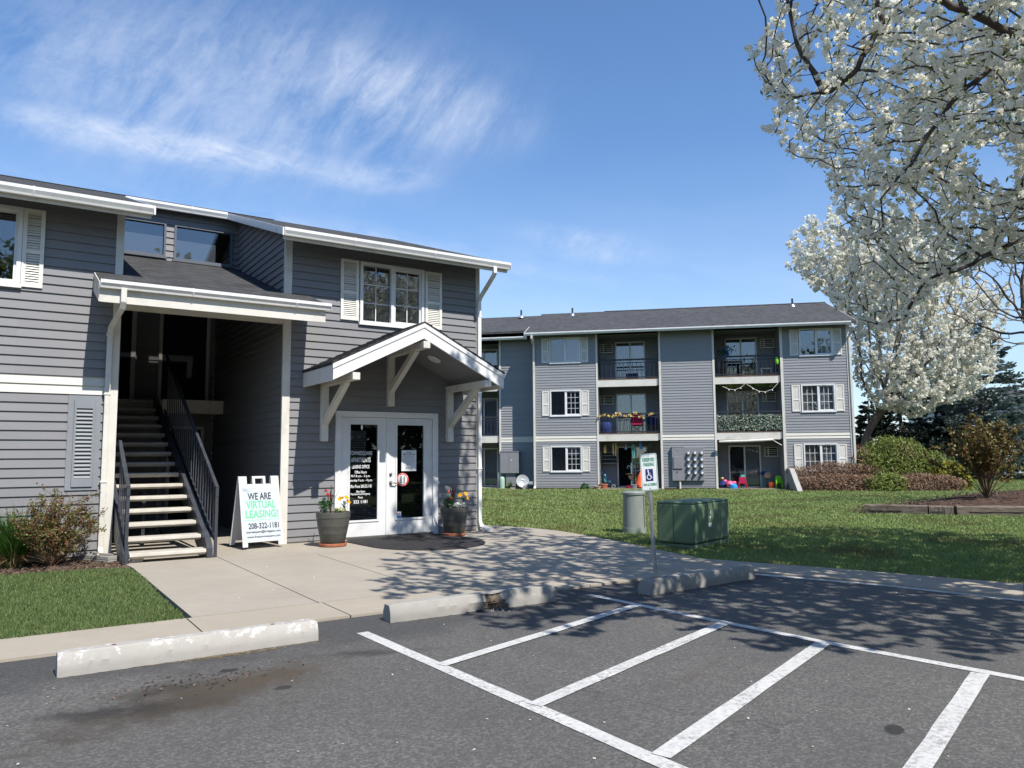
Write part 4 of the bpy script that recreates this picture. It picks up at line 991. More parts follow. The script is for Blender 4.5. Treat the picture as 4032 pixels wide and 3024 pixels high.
MB().box(-.44, .44, -.30, -.02, 0, .99).build('cabinet_body', CABG, t, bevel=.008); MB().box(-.46, .46, -.33, -.02, .99, 1.02).build('lid', CABG, t)
for a, b in ((-.43, -.045), (-.035, .43)): MB().box(a, b, -.312, -.301, .01, .98).build('cabinet_door', CABG, t)
MB().box(.05, .12, -.316, -.313, .60, .63).build('label_plate', WPRINT, t); MB().box(-.19, .26, -.22, -.02, -.60, -.005).build('lower_box', CABG, t, bevel=.006)
t = froot('satellite_dish', -.55, .35, 0, 'grey satellite dish on a weighted ground frame beside the wing wall', 'satellite dish')
Rd = Matrix.Translation((0,0,.37)) @ Matrix.Rotation(R(20), 4, 'Z') @ Matrix.Rotation(R(-18), 4, 'X') @ Matrix.Rotation(R(14), 4, 'Y')
m = MB(Rd); pr = [(0,-.075),(.10,-.066),(.2,-.038),(.29,0),(.295,.004),(.285,.012),(.2,-.02),(.1,-.05),(0,-.058)]
m.lathe([(r*1.0, z) for r, z in pr], (0,0,0), 36, axis='y'); m.build('dish', DISHM, t, smooth=True)
m = MB(Rd @ Matrix.Rotation(R(3), 4, 'Y')); text_bm(m, 'DIRECTV', .02, .09, .26, .05, .02, .02); m.build('lettering', WPRINT, t)
m = MB(); m.bar((.0,-.02,.1), (.44,-.42,.30), .035); m.box(.38, .52, -.50, -.36, .25, .37); m.build('receiver_arm', DISHM, t)
m = MB(); m.cyl((-.05,.10,.0), .03, .4, 10); m.bar((-.5,.1,.03), (.5,.1,.03), .05); m.bar((-.4,-.3,.03), (-.4,.3,.03), .05); m.bar((.3,-.3,.03), (.3,.3,.03), .05); m.build('mount_frame', RAILM, t)
for x in (-.40, .16): MB().box(x-.1, x+.1, -.33, -.12, .0, .10).build('ballast_block', CONC_C, t)
t = froot('utility_pedestal', -1.62, -.35, 0, 'small pale green rounded pedestal beside the downspout of the wing', 'utility post')
m = MB(); m.lathe([(.0,.56),(.06,.55),(.11,.50),(.125,.40),(.125,0)], (0,0,0), 20); m.build('pedestal_cap', M_plain('pale_green_plastic', (.33,.46,.36), .5), t, smooth=True); MB().cyl((-.17,.02,0), .035, .75, 10).build('conduit', GALV, t)
t = froot('retaining_wall', 10.84, .0, 0, 'sloped concrete wing wall holding the brown hedges at the balcony corner', 'wall')
m = MB(); m.prism([(-.05,.0),(-.05,.90),(-.75,.88),(-2.35,.06),(-2.45,0)], -.10, .10); m.build('wall_body', REDWALL, t, bevel=.012)

# balcony and patio belongings
t = froot('camp_chair', 4.50, -.75, 2.49, 'raspberry folding camp chair on the middle balcony with garlands', 'chair')
m = MB(); m.add([(-.24,-.10,.42),(.24,-.10,.42),(.25,.30,.38),(-.25,.30,.38)], [(0,1,2,3)]); m.box(-.24, .24, -.11, -.09, .36, .43); m.build('seat', REDCH, t)
m = MB(); m.box(-.25, .25, .28, .31, .38, .86); m.box(-.22, .22, .27, .285, .62, .80); m.build('backrest', REDCH, t, bevel=.02)
m = MB()
for s in (-1, 1): m.bar((s*.26,-.12,0), (s*.26,.30,.60), .02); m.bar((s*.26,.32,0), (s*.26,-.12,.60), .02); m.bar((-s*.26,-.12,0), (s*.26,-.12,.40), .02); m.bar((s*.25,.30,.4), (s*.25,.33,.88), .02)
m.build('frame', BLACK, t)
m = MB()
for s in (-1, 1): m.box(s*.28-.03, s*.28+.03, -.12, .30, .585, .61)
m.build('armrest', GALV, t)
t = froot('storage_tub', 3.12, -.8, 2.49, 'navy storage bag on the left of the garlanded balcony', 'bag'); m = MB(); m.lathe([(0,0),(.22,0),(.28,.2),(.26,.42),(.2,.5),(.1,.47),(0,.46)], (0,0,0), 16); m.build('bag_body', NAVY, t, smooth=True); m = MB(); m.tube([(-.14,0,.45),(-.08,0,.58),(.08,0,.58),(.14,0,.45)], .015, 6); m.build('handle', NAVY, t)
t = froot('camp_chair', 5.15, -.7, 2.49, 'dark blue folding chair at the right end of the garlanded balcony', 'chair')
m = MB(); m.box(-.22, .22, -.15, .22, .36, .40); m.build('seat', NAVY, t); m = MB(); m.box(-.23, .23, .22, .25, .38, .82); m.build('backrest', NAVY, t, bevel=.02)
m = MB()
for s in (-1, 1): m.bar((s*.24,-.15,0), (s*.24,.24,.58), .02); m.bar((s*.24,.26,0), (s*.24,-.15,.58), .02)
m.build('frame', BLACK, t)
t = froot('grill_stand', 4.35, -.9, 4.91, 'low dark covered box on the top left balcony', 'box'); MB().box(-.26, .26, -.18, .18, .06, .28).build('box_body', NAVY, t, bevel=.03); MB().box(-.2, .2, -.14, .14, 0, .06).build('base', BLACK, t)
def leafcloud(name, C, size, mat, parent=None, spread=.0, up=0., asp=.55, point=True, nrm=None):
    n = len(C); Nn = rand_dirs(n) if nrm is None else unit(nrm+NP.normal(size=(n,3))*.5); T = rand_dirs(n)+np.array([0,0,up])
    L = NP.uniform(.65, 1.3, n)*size
    V, F = quads(C, Nn, T, L, L*asp, point); return np_mesh(name, V, F, mat, parent)
# garland of artificial flowers wound on the railing
C = []
for s in np.linspace(2.9, 5.5, 26):
    z = 3.30-.09*abs(math.sin(s*4.2))+rnd.uniform(-.05,.04)
    if rnd.random() < .72:
        for _ in range(9): C.append((s+rnd.uniform(-.06,.06), -.06+rnd.uniform(-.05,.04), z+rnd.uniform(-.05,.05)))
o = leafcloud('flower_garland', np.array(C), .055, GARL); o.matrix_world = MF; tag(o, 'yellow and peach artificial flower garland wound along a balcony railing', 'garland')
# ivy screen on the other balcony
n = 1500; C = np.stack([NP.uniform(7.97, 10.62, n), NP.uniform(-.06, .0, n), NP.uniform(2.52, 3.17, n)], 1)
o = leafcloud('ivy_screen', C, .048, IVY, nrm=np.tile([0,-1.,.3], (n,1)), up=-.8, asp=.6); o.matrix_world = MF; tag(o, 'variegated artificial ivy screen covering the middle right balcony railing', 'ivy screen')
n = 300; C = np.stack([NP.uniform(7.97, 10.62, n), NP.uniform(.0, .4, n), 4.53-NP.uniform(0, .22, n)**1.3], 1)
o = leafcloud('ivy_garland', C, .06, HEDGEG, up=-.6); o.matrix_world = MF; tag(o, 'green artificial vine hung under the ceiling above the ivy screen balcony', 'garland')
def string_lights(pts, name, label):
    m = MB(); m.tube(pts, .011, 5); o = m.build(name, TRIM); o.matrix_world = MF
    for i, p in enumerate(pts[1:-1]):
        b = MB(); b.lathe([(0,.0),(.022,.01),(.026,.035),(.012,.06)], (p[0], p[1], p[2]-.065), 8); bo = b.build('bulb', WPRINT, o)
    return tag(o, label, 'string lights')
string_lights([(8.25,-.04,4.42),(8.5,-.04,4.30),(8.75,-.04,4.27),(9.0,-.04,4.36),(9.2,-.04,4.53)], 'string_lights', 'left swag of bulb string lights under the right balcony')
string_lights([(9.25,-.04,4.50),(9.5,-.04,4.32),(9.75,-.04,4.18),(10.0,-.04,4.15),(10.3,-.04,4.25),(10.55,-.04,4.52)], 'string_lights', 'deeper right swag of bulb string lights under the right balcony')
t = froot('paper_lantern', 10.55, -.08, 5.50, 'lime green lantern hanging at the top right balcony post', 'lantern'); m = MB(); m.lathe([(0,-.16),(.06,-.15),(.09,-.07),(.09,.07),(.06,.15),(0,.16)], (0,0,0), 14); m.build('lantern_body', LIME, t, smooth=True); MB().cyl((0,0,.17), .008, .3, 6).build('cord', BLACK, t)
t = froot('hanging_plant', 8.42, -.4, 5.95, 'dark hanging basket plant with blue blooms on the top right balcony', 'hanging plant')
m = MB(); m.lathe([(0,-.1),(.12,-.08),(.17,.05)], (0,0,0), 14); m.build('basket', BLACK, t); m = MB()
for a in (0, 2.1, 4.2): m.tube([(.15*math.cos(a), .15*math.sin(a), .05), (0,0,.85)], .006, 4)
m.build('chain', BLACK, t)
C = NP.normal(size=(160,3))*np.array([.17,.17,.13])+np.array([0,0,.06]); leafcloud('foliage', C, .06, POTLEAF, t)
C = NP.normal(size=(40,3))*np.array([.1,.1,.09])+np.array([.05,-.1,-.02]); leafcloud('bloom', C, .05, M_leaf('blue_petal', [(.03,.12,.5),(.05,.2,.62)]), t)
t = froot('patio_table', 8.75, -.85, 4.91, 'brown wooden table on the top right balcony', 'table')
MB().box(-.45, .45, -.25, .25, .66, .70).build('tabletop', BROWNW, t)
for x in (-.4, .4):
    for y in (-.2, .2): MB().box(x-.025, x+.025, y-.025, y+.025, 0, .66).build('leg', BROWNW, t)
t = froot('plant_stool', 10.15, -.5, 4.91, 'low pale stool at the right of the top right balcony', 'stool'); MB().box(-.25, .25, -.15, .15, .28, .32).build('seat', TRIM, t)
for x in (-.2, .2): MB().box(x-.02, x+.02, -.1, .1, 0, .28).build('leg', TRIM, t)
# ground floor left patio
def chime(s, q_, zt, L, r, mat, label, n=6, cone=False):
    t = froot('wind_chime', s, q_, zt, label, 'wind chime', 'wind chimes hanging along the patio')
    m = MB(); m.lathe([(0,.0),(r*1.15,-.02),(r*1.15,-.05),(0,-.055)], (0,0,0), 12); m.build('chime_top', mat, t)
    m = MB()
    if cone: m.lathe([(0,0),(r*1.6,-L),(0,-L*.98)], (0,0,-.02), 14)
    else:
        for i in range(n): a = 2*math.pi*i/n; m.cyl((r*math.cos(a), r*math.sin(a), -.07-L*(.8+.2*(i % 3)/2)), .013, L*(.8+.2*(i % 3)/2), 6)
    m.build('chime_tubes', mat, t); MB().cyl((0,0,0), .005, max(.03, 2.14-zt), 4).build('cord', BLACK, t)
chime(3.52, -.25, 2.03, .48, .09, GOLD, 'wide brass wind chime beside the left patio door'); chime(3.10, -.2, 1.93, .28, .045, GOLD, 'small brass topped wind chime at the left end of the patio'); chime(4.02, -.25, 1.96, .2, .045, GALV, 'silver cone spinner hanging before the dark patio door', cone=True)
chime(4.35, -.25, 1.97, .55, .06, TEAL, 'tall green glass wind chime at the middle of the patio'); chime(4.66, -.2, 2.06, .26, .04, BLUEP, 'thin blue wind chime near the patio centre'); chime(5.08, -.2, 2.05, .2, .035, BROWNW, 'short dark wind chime at the right of the patio')
t = froot('wall_shelf', 3.22, -1.3, 1.12, 'white wire rack on the patio back wall', 'rack'); m = MB()
for z in (0, .18, .34, .5): m.box(-.36, .36, -.16, .15, z, z+.018)
for x in (-.36, .35): m.box(x, x+.015, -.16, .15, 0, .55)
m.build('rack_frame', GALV, t)
t = froot('plant_rack', 4.74, -.95, .03, 'metal plant shelf with silver domed top on the patio', 'shelf')
m = MB()
for x in (-.33, .33):
    for y in (-.15, .15): m.cyl((x, y, 0), .014, 1.5, 6)
m.build('post', GALV, t)
for z in (.35, .75, 1.1, 1.38): MB().box(-.34, .34, -.16, .16, z, z+.02).build('shelf', GALV, t)
m = MB(); m.lathe([(.16,0),(.17,.05),(.13,.16),(.06,.2),(0,.21)], (.18,0,1.41), 16); m.build('dome', GALV, t, smooth=True)
t = froot('birdbath_stand', 4.23, -.3, .03, 'slender pole stand with scrolled hooks and shallow dish on the patio', 'plant stand'); m = MB(); m.cyl((0,0,0), .016, 1.12, 8); m.build('pole', TEAL, t); m = MB(); m.lathe([(0,.60),(.2,.61),(.26,.64)], (0,0,0), 18); m.build('dish', BROWNW, t); m = MB(); m.lathe([(0,.36),(.07,.4),(.13,.52),(.14,.56)], (0,0,0), 14); m.build('pot', TAN, t)
m = MB()
for s in (-1, 1): m.tube([(0,0,.85),(s*.06,0,.98),(s*.14,0,1.0),(s*.18,0,.92),(s*.13,0,.87)], .01, 5)
m.build('hook', GALV, t)
t = froot('orange_bag', 4.66, -.28, .03, 'bright orange plastic bag slumped on the patio beside the parking sign', 'bag'); m = MB(); pr = [(0,0),(.27,0),(.31,.08),(.24,.22),(.2,.42),(.13,.6),(.06,.72),(0,.7)]
m.lathe(pr, (0,0,0), 18); 
for v in m.v: v.x *= 1+.18*math.sin(v.z*17+v.y*8); v.y *= 1+.2*math.sin(v.z*13+v.x*9)
m.build('bag_body', ORANGE, t, smooth=True); m = MB(); m.tube([(0,0,.68),(-.04,.0,.82),(.04,.02,.86)], .03, 6); m.build('bag_knot', ORANGE, t)
t = froot('stroller', 3.18, -.35, .03, 'navy folding stroller parked at the left end of the patio', 'stroller'); m = MB(); m.bar((-.25,-.12,.70), (.26,-.12,.1), .03); m.bar((-.25,.16,.70), (.26,.16,.1), .03); m.bar((-.22,-.12,.06), (.12,-.12,.5), .025); m.bar((-.22,.16,.06), (.12,.16,.5), .025); m.tube([(-.25,-.12,.7),(-.36,-.12,.78),(-.36,.16,.78),(-.25,.16,.7)], .018, 6); m.build('frame', NAVY, t); m = MB(); m.box(-.12, .12, -.1, .14, .26, .32); m.box(-.16, -.08, -.1, .14, .32, .62); m.build('seat', TEAL, t, bevel=.02)
for x, y in ((.26,-.14), (.26,.18), (-.24,-.14), (-.24,.18)): m = MB(); m.lathe([(.05,-.02),(.085,-.02),(.085,.02),(.05,.02),(.05,-.02)], (x, y, .085), 16, axis='y'); m.build('wheel', GALV, t)
def pot_(s, q_, r, h, mat, label, cat='pot', z=.03): t = froot('patio_pot', s, q_, z, label, cat); m = MB(); m.lathe([(0,0),(r*.75,0),(r,h*.85),(r*1.08,h*.85),(r*1.08,h),(r*.95,h),(r*.9,h*.9),(0,h*.88)], (0,0,0), 20); m.build('pot_body', mat, t, smooth=True); m = MB(); m.lathe([(0,h*.90),(r*.9,h*.9)], (0,0,0), 16); m.build('soil', SOIL, t); return t
pot_(3.02, .05, .19, .20, TERRA, 'terracotta pot at the left patio post'); pot_(4.34, .0, .15, .18, CABG, 'pale grey round tub at the patio edge'); pot_(4.10, .02, .1, .12, REDCH, 'small dark red pot beside the pale grey tub'); pot_(2.75, .25, .17, .15, TAN, 'tan stone planter on the grass by the patio post', z=0)
pot_(10.2, -.5, .13, .24, ORANGE, 'orange pot beside the lime toy chair')
# ground floor right patio
t = froot('toy_chair', 10.47, -.3, .03, 'lime green child armchair on the right patio', 'toy chair'); m = MB(); m.box(-.14, .14, -.12, .14, .22, .25); m.build('seat', LIME, t, bevel=.01); m = MB(); m.prism([(-.13,.25),(-.13,.46),(-.06,.54),(.06,.54),(.13,.46),(.13,.25)], .10, .14, 'y'); m.build('backrest', LIME, t, bevel=.015)
for x in (-.12, .12):
    MB().box(x-.02, x+.02, -.13, .14, .34, .37).build('armrest', LIME, t)
    for y in (-.11, .12): MB().box(x-.02, x+.02, y-.02, y+.02, 0, .36 if y < 0 else .24).build('leg', LIME, t)
t = froot('awning', 9.15, -.0, 2.0, 'rolled white awning slung under the lower right balcony', 'awning'); m = MB(); m.tube([(-1.15,-.28,.03),(-.7,-.3,.04),(0,-.31,.05),(.6,-.3,.075),(1.08,-.25,.10)], [.05,.06,.055,.06,.05], 10); m.build('awning_roll', TRIM, t, smooth=True); m = MB(); m.bar((1.05,-.25,.08), (1.45,.0,-.14), .025); m.build('awning_arm', TRIM, t)
def toy(name, s, q_, parts, label, cat='toy'):
    t = froot(name, s, q_, .03, label, cat)
    for nm, mat, prof, c in parts: m = MB(); m.lathe(prof, c, 16); m.build(nm, mat, t, smooth=True)
ball = lambda r: [(0,-r*.7),(r*.7,-r*.6),(r,0),(r*.75,r*.6),(0,r*.75)]
toy('toy_scooter', 8.42, -.15, (('toy_body', PINKP, ball(.17), (0,0,.2)), ('toy_head', PINKP, ball(.1), (.18,.0,.24)), ('toy_wheel', BLACK, ball(.07), (-.1,-.1,.06))), 'pink ride-on toy heaped at the left of the right patio')
toy('toy_bucket', 8.56, .02, (('bucket', BLUEP, [(0,0),(.15,0),(.17,.03),(.15,.16),(.06,.2),(0,.2)], (0,0,0)), ('bucket_lid', BLUEP, [(.0,.2),(.08,.19),(.0,.23)], (0,0,0))), 'blue toy tub lying at the patio edge')
t = froot('toy_easel', 8.98, -.45, .03, 'red folding toy easel before the sliding door', 'toy'); m = MB()
for s in (-1, 1): m.bar((s*.18,-.1,0), (s*.1,0,.5), .03); m.bar((s*.18,.12,0), (s*.1,0,.5), .03)
m.build('leg', REDCH, t); MB().box(-.14, .14, -.06, -.045, .2, .48).build('board', REDCH, t); m = MB(); m.box(-.08, .1, -.05, .05, .46, .62); m.build('toy_tray', TEAL, t, bevel=.02)
toy('laundry_heap', 8.15, -.4, (('heap', NAVY, ball(.22), (0,0,.15)), ('heap_top', PINKP, ball(.1), (.1,.05,.3)), ('hoop', GOLD, ball(.08), (-.02,-.05,.42))), 'dark heap of clothes and toys by the left post of the right patio', 'heap')
t = froot('folding_chair', 10.08, -1.0, .03, 'folded chairs with a tan bag hung on them on the right patio', 'chair'); m = MB()
for x in (-.2, -.1, .1, .2): m.bar((x,-.05,0), (x*.7,.1,.8), .028)
m.build('frame', TEAL, t); m = MB(); m.lathe(ball(.2), (.05,-.12,.55), 14); m.build('tan_bag', TAN, t, smooth=True); m = MB(); m.lathe(ball(.13), (-.15,-.08,.62), 12); m.build('dark_bag', NAVY, t, smooth=True)
# ------------------------------------------------------------------ near things
# wheel stops
def wheel_stop(x, y, rz, mat, label, broken=False, L=1.78, seed=1):
    t = empty('wheel_stop', (x, y, .001), rz, label, 'wheel stop', 'concrete wheel stops along the kerb')
    r = random.Random(seed); prof = [(-.092,0),(-.092,.045),(-.088,.085),(-.056,.145),(-.046,.152),(.046,.152),(.056,.145),(.088,.085),(.092,.045),(.092,0)]
    N = 72; vs = []; off = [(r.uniform(-.002,.002), r.uniform(-.002,.002)) for _ in prof]
    for i in range(N+1):
        s = -L/2+L*i/N; e = min(s+L/2, L/2-s); tp = 1-.10*max(0, 1-e/.05)
        for j, (a, b) in enumerate(prof):
            a2, b2 = a*tp+r.uniform(-.0022,.0022), b*(1-.06*max(0, 1-e/.04))+r.uniform(-.0022,.0022)
            if broken:
                k = (s-.18)/.14
                if abs(k) < 1 and j < 6:
                    dpt = (1-k*k)*(.6+.4*r.random())
                    if j <= 3: a2 += .085*dpt
                    if j in (0, 1) : b2 = max(0, b2+.0*dpt)
                    if j in (2, 3): b2 -= .03*dpt*(.6 if k > 0 else 1.1)
                    if j == 4: a2 += .03*dpt; b2 -= .02*dpt
                if abs((s-.02)/.16) < 1 and j < 2: b2 += .012*r.random(); a2 += .02*r.random()
            vs.append((s, a2, max(b2, 0)))
    m = len(prof); fs = [(i*m+j, (i+1)*m+j, (i+1)*m+j+1, i*m+j+1) for i in range(N) for j in range(m-1)]; ks = [1 if broken and abs(-L/2+L*(i+.5)/N-.18) < (.14, .13, .09, .035)[min(j, 3)]*r.uniform(.82, 1.05) and j < 4 else 0 for i in range(N) for j in range(m-1)]+[0, 0]
    fs += [tuple(range(m)), tuple(range(N*m+m-1, N*m-1, -1))]
    mb = MB(); mb.add(vs, fs); mb.m = ks; o = mb.build('stop_body', [mat, BROKEN_SHADE] if broken else mat, t, smooth=True, ang=24)
    if broken:
        b = MB(); b.tube([(.0,-.035,.05),(.19,-.03,.052),(.34,-.04,.048)], .007, 6); b.build('rebar', BROWNW, t)
        b = MB()
        for i in range(14): px, py = r.uniform(-.05,.45), -.09-r.random()**2*.22; sz = r.uniform(.004,.011); b.lathe([(0,0),(sz,sz*.2),(sz*.7,sz*.9),(0,sz*1.1)], (px, py, 0), 5)
        b.build('crumbs', mat, t)
    else:
        b = MB()
        for s in (-.55, .55): b.cyl((s, 0, .146), .016, .009, 10)
        b.build('anchor_pin', BROWNW, t)
    return t
wheel_stop(-2.705, -6.768, .011, STOPM, 'whitewashed concrete wheel stop with peeling paint nearest the lawn corner', seed=3)
wheel_stop(-.19, -6.523, -.017, STOPM2, 'broken concrete wheel stop with a chunk missing from its front', True, seed=5)
STOP3 = wheel_stop(2.54, -6.813, .056, STOPM2, 'intact grey concrete wheel stop carrying the leaning parking sign', seed=9)

# leaning parking sign
bs = Vector((1.835, -6.85, .15)); dS = float(project([bs])[2][0]); kS = dS/9.2; tp = at(2548, 1770, dS)
ax = (tp-bs); 
t = empty('parking_sign', bs, 0, 'leaning reserved parking sign with wheelchair symbol on a galvanised pole', 'sign')
zax = ax.normalized(); fac = (CAMW-bs); fac.z = 0; fac = (fac-zax*fac.dot(zax)).normalized(); fac = (Matrix.Rotation(R(14), 3, zax) @ fac)
yv = -fac; xv = yv.cross(zax).normalized()
Rm = Matrix((( xv.x, yv.x, zax.x, 0), (xv.y, yv.y, zax.y, 0), (xv.z, yv.z, zax.z, 0), (0,0,0,1))) @ Matrix.Scale(kS, 4)
m = MB(Rm); m.tube([(0,0,-.02),(0,0,1.47)], .024, 16); m.build('pole', GALV, t, smooth=True)
m = MB(Rm); m.tube([(0,0,-.01),(0,0,.025)], .03, 16); m.build('collar', BOLT, t)
W, H, z0 = .205, .445, 1.065
def rrect(w, h, r, n=5): return [(sx*(w/2-r)+r*math.cos(a), sz*(h/2-r)+r*math.sin(a)) for sx, sz, a0 in ((1,1,0), (-1,1,90), (-1,-1,180), (1,-1,270)) for a in [R(a0+90*i/n) for i in range(n+1)]]
MT = Rm @ Matrix.Translation((0,-.029,z0+H/2))
m = MB(MT); m.prism(rrect(W, H, .022), 0, .003, 'y'); SIGNW = M_plain('sign_white_reflective', (.74,.78,.78), .35, .4, .04, 6); m.build('plate', SIGNW, t)
SGREEN = M_plain('sign_green', (.02,.24,.14), .4, .3, .06); SBLUE = M_plain('sign_navy', (.02,.03,.14), .4, .3, .06)
m = MB(MT); a = rrect(W-.012, H-.012, .018); b = rrect(W-.021, H-.021, .014); n = len(a)
m.add([(p[0],-.0012,p[1]) for p in a]+[(p[0],-.0012,p[1]) for p in b], [(i,(i+1) % n,n+(i+1) % n,n+i) for i in range(n)])
m.build('green_border', SGREEN, t)
words_part(t, SGREEN, [('RESERVED', 0, .150, .145, .044, .03), ('PARKING', 0, .092, .128, .044, .03), ('VAN ACCESSIBLE', 0, -.150, .165, .031, .03)], -.0014, MT)
m = MB(MT); m.box(-.046, .046, -.0016, -.0008, -.108, .036); m.build('symbol_panel', SBLUE, t)
m = MB(MT)
def arc(cx, cz_, r, w, a0, a1, n=18, y=-.0022):
    v = []
    for i in range(n+1): a = R(a0+(a1-a0)*i/n); v += [(cx+(r-w/2)*math.cos(a), y, cz_+(r-w/2)*math.sin(a)), (cx+(r+w/2)*math.cos(a), y, cz_+(r+w/2)*math.sin(a))]
    m.add(v, [(2*i, 2*i+1, 2*i+3, 2*i+2) for i in range(n)])
def stroke(p, q_, w, y=-.0024):
    d = Vector((q_[0]-p[0], 0, q_[1]-p[1])).normalized(); nn = Vector((-d.z, 0, d.x))*w/2; P_, Q_ = Vector((p[0], y, p[1])), Vector((q_[0], y, q_[1])); m.face(P_-nn, Q_-nn, Q_+nn, P_+nn)
arc(-.013, .016, .005, .010, 0, 360); stroke((-.012,.007), (-.008,-.038), .011); stroke((-.009,-.012), (.012,-.014), .007); stroke((-.012,-.036), (.016,-.038), .010); stroke((.013,-.036), (.024,-.072), .010); stroke((.020,-.070), (.036,-.066), .007)
arc(-.004, -.060, .026, .009, 115, 375, 22)
m.build('symbol', WPRINT, t)
for z in (.195, -.195): m = MB(MT); m.lathe([(.006,0),(.006,.003),(0,.005)], (0,-.0005,z), 10, axis='y'); m.build('bolt', BOLT, t)

# A-frame sign
ar = R(7.6); t = empty('a_frame_sign', (-.50,-.16,.023), ar, 'white A-frame sandwich board reading we are virtual leasing', 'sign')
def panel(tilt, sgn):
    """local: board 0.665 wide, 1.16 tall, hinge on top"""
    return Matrix.Translation((0,0,1.11)) @ Matrix.Rotation(sgn*tilt, 4, 'X') @ Matrix.Translation((0,0,-1.11))
TL = R(13.5)
for sgn, nm in ((-1, 'front_board'), (1, 'rear_board')):
    M_ = panel(TL, sgn); m = MB(M_); yo = -.024 if sgn < 0 else .0
    m.box(-.335, .335, yo, yo+.024, .07, 1.0)
    m.box(-.335, -.25, yo, yo+.024, 0, .0701); m.box(.25, .335, yo, yo+.024, 0, .0701)
    m.box(-.335, -.20, yo, yo+.024, 1.0, 1.13); m.box(.20, .335, yo, yo+.024, 1.0, 1.13)
    m.box(-.11, -.065, yo, yo+.024, 1.0, 1.10); m.box(.065, .11, yo, yo+.024, 1.0, 1.10); m.box(-.11, .11, yo, yo+.024, 1.09, 1.13)
    bd = m.build(nm, PLASTW, t, bevel=.006)
    if sgn < 0:
        m = MB(M_); m.box(-.312, .312, -.027, -.0245, .09, .965); m.build('poster', PANEL, t)
        y = -.0285
        words_part(t, BLACK, [('WE ARE', -.015, .80, .385, .115, .022), ('208-322-1181', .025, .325, .50, .095, .022), ('townesquare@bridgepm.com', .015, .228, .565, .052, .024), ('www.livetownesquare.com', .015, .150, .545, .048, .024)], y, M_)
        words_part(t, GREENPRINT, [('VIRTUAL', 0, .665, .49, .13, .03), ('LEASING!', .01, .515, .54, .13, .03)], y, M_)
        m = MB(M_); m.box(-.295, .285, y, y+.001, .415, .421); m.build('green_rule', GREENPRINT, t)
        words_part(t, CABG, [(s, -.285, .925-i*.020, (.075, .10, .13)[i], .013, 0, 'L') for i, s in enumerate(('BRIDGE', 'PROPERTY', 'MANAGEMENT'))], y, M_)
# notices on the door glass
t = empty('door_notice', (2.275,-.001,1.385), 0, 'white paper notice taped inside the right door glass', 'notice')
MB().box(-.15, .15, -.004, -.001, -.19, .19).build('sheet', PAPER, t)
words_part(t, BLACK, [('WE ARE', 0, .152, .11, .022, .02), ('HERE TO HELP YOU!', 0, .115, .24, .026, .02)]+[(s, 0, .078-i*.024, (.20,.16,.23,.22,.25,.2,.12)[i], .013) for i, s in enumerate(('Leasing and Maintenance Office', 'closed to walk in visitors', 'Please call or email our team today', 'Rent can be paid online at any time', 'Maintenance requests are still open', 'Virtual tours are available daily', 'Leasing office line'))]+[('208-322-1181', 0, -.135, .14, .024, .02), ('townesquare@bridgepm.com', 0, -.165, .18, .013)], -.0055)
t = empty('round_sticker', (2.15,-.001,1.04), 0, 'round red and white sticker with shoe prints on the right door glass', 'sticker')
m = MB(); m.lathe([(.088,0),(.122,0),(.122,.002),(.088,.002)], (0,-.0005,0), 36, axis='y'); m.build('sticker_ring', REDPRINT, t)
m = MB(); m.lathe([(.0,.0015),(.088,.0015)], (0,-.0005,0), 36, axis='y'); m.build('sticker_face', WPRINT, t)
m = MB()
for s in (-1, 1):
    q = [(s*.034+a*.021*math.cos(R(w_)), .018+.047*math.sin(R(w_))) for w_ in range(0, 360, 24) for a in (1,)]
    m.add([(p[0], -.0035, p[1]) for p in q], [tuple(range(len(q)))]); q = [(s*.030+.014*math.cos(R(w_)), -.048+.018*math.sin(R(w_))) for w_ in range(0, 360, 30)]; m.add([(p[0], -.0035, p[1]) for p in q], [tuple(range(len(q)))])
m.build('shoe_print', BLACK, t)
m = MB()
for s in (-1, 1):
    for z in (.0, .015, .03, .045): m.box(s*.034-.019, s*.034+.019, -.0042, -.0036, z-.003, z+.002)
m.build('print_bars', WPRINT, t)
m = MB()
def arc_text(s, r, a0, a1, h, flip=False):
    for i, ch in enumerate(s):
        if ch == ' ': continue
        a = R(a0+(a1-a0)*i/(len(s)-1)); mm = MB(); text_bm(mm, ch, 0, 0, None, h, 0, .02)
        Q = Matrix.Translation((r*math.cos(a), -.0032, r*math.sin(a))) @ Matrix.Rotation(-(a-math.pi/2) if not flip else -(a+math.pi/2), 4, 'Y')
        m.add([Q @ p for p in mm.v], mm.f)
arc_text('PLEASE STAND ON MARK', .105, 160, 20, .017); arc_text('THANK YOU', .105, 235, 305, .017, True)
m.build('lettering', WPRINT, t)
t = empty('corner_decal', (2.068,-.001,.40), 0, 'small white decal in the bottom corner of the right door glass', 'decal'); MB().box(-.056, .056, -.003, -.001, -.06, .06).build('decal_sheet', PAPER, t); m = MB(); m.box(-.05, .05, -.004, -.0032, -.055, -.01); m.build('blue_band', BLUEP, t); m = MB(); m.box(-.04, .03, -.004, -.0032, .02, .035); m.box(-.04, .04, -.004, -.0032, -.0, .008); m.build('red_band', REDPRINT, t)
t = empty('paper_tag', (1.345,-.001,1.985), 0, 'small white oval tag at the top of the left door glass', 'tag'); m = MB(); q = [(.018*math.cos(R(a)), .048*math.sin(R(a))) for a in range(0, 360, 20)]; m.prism(q, -.003, -.001, 'y'); m.build('tag_sheet', WPRINT, t)

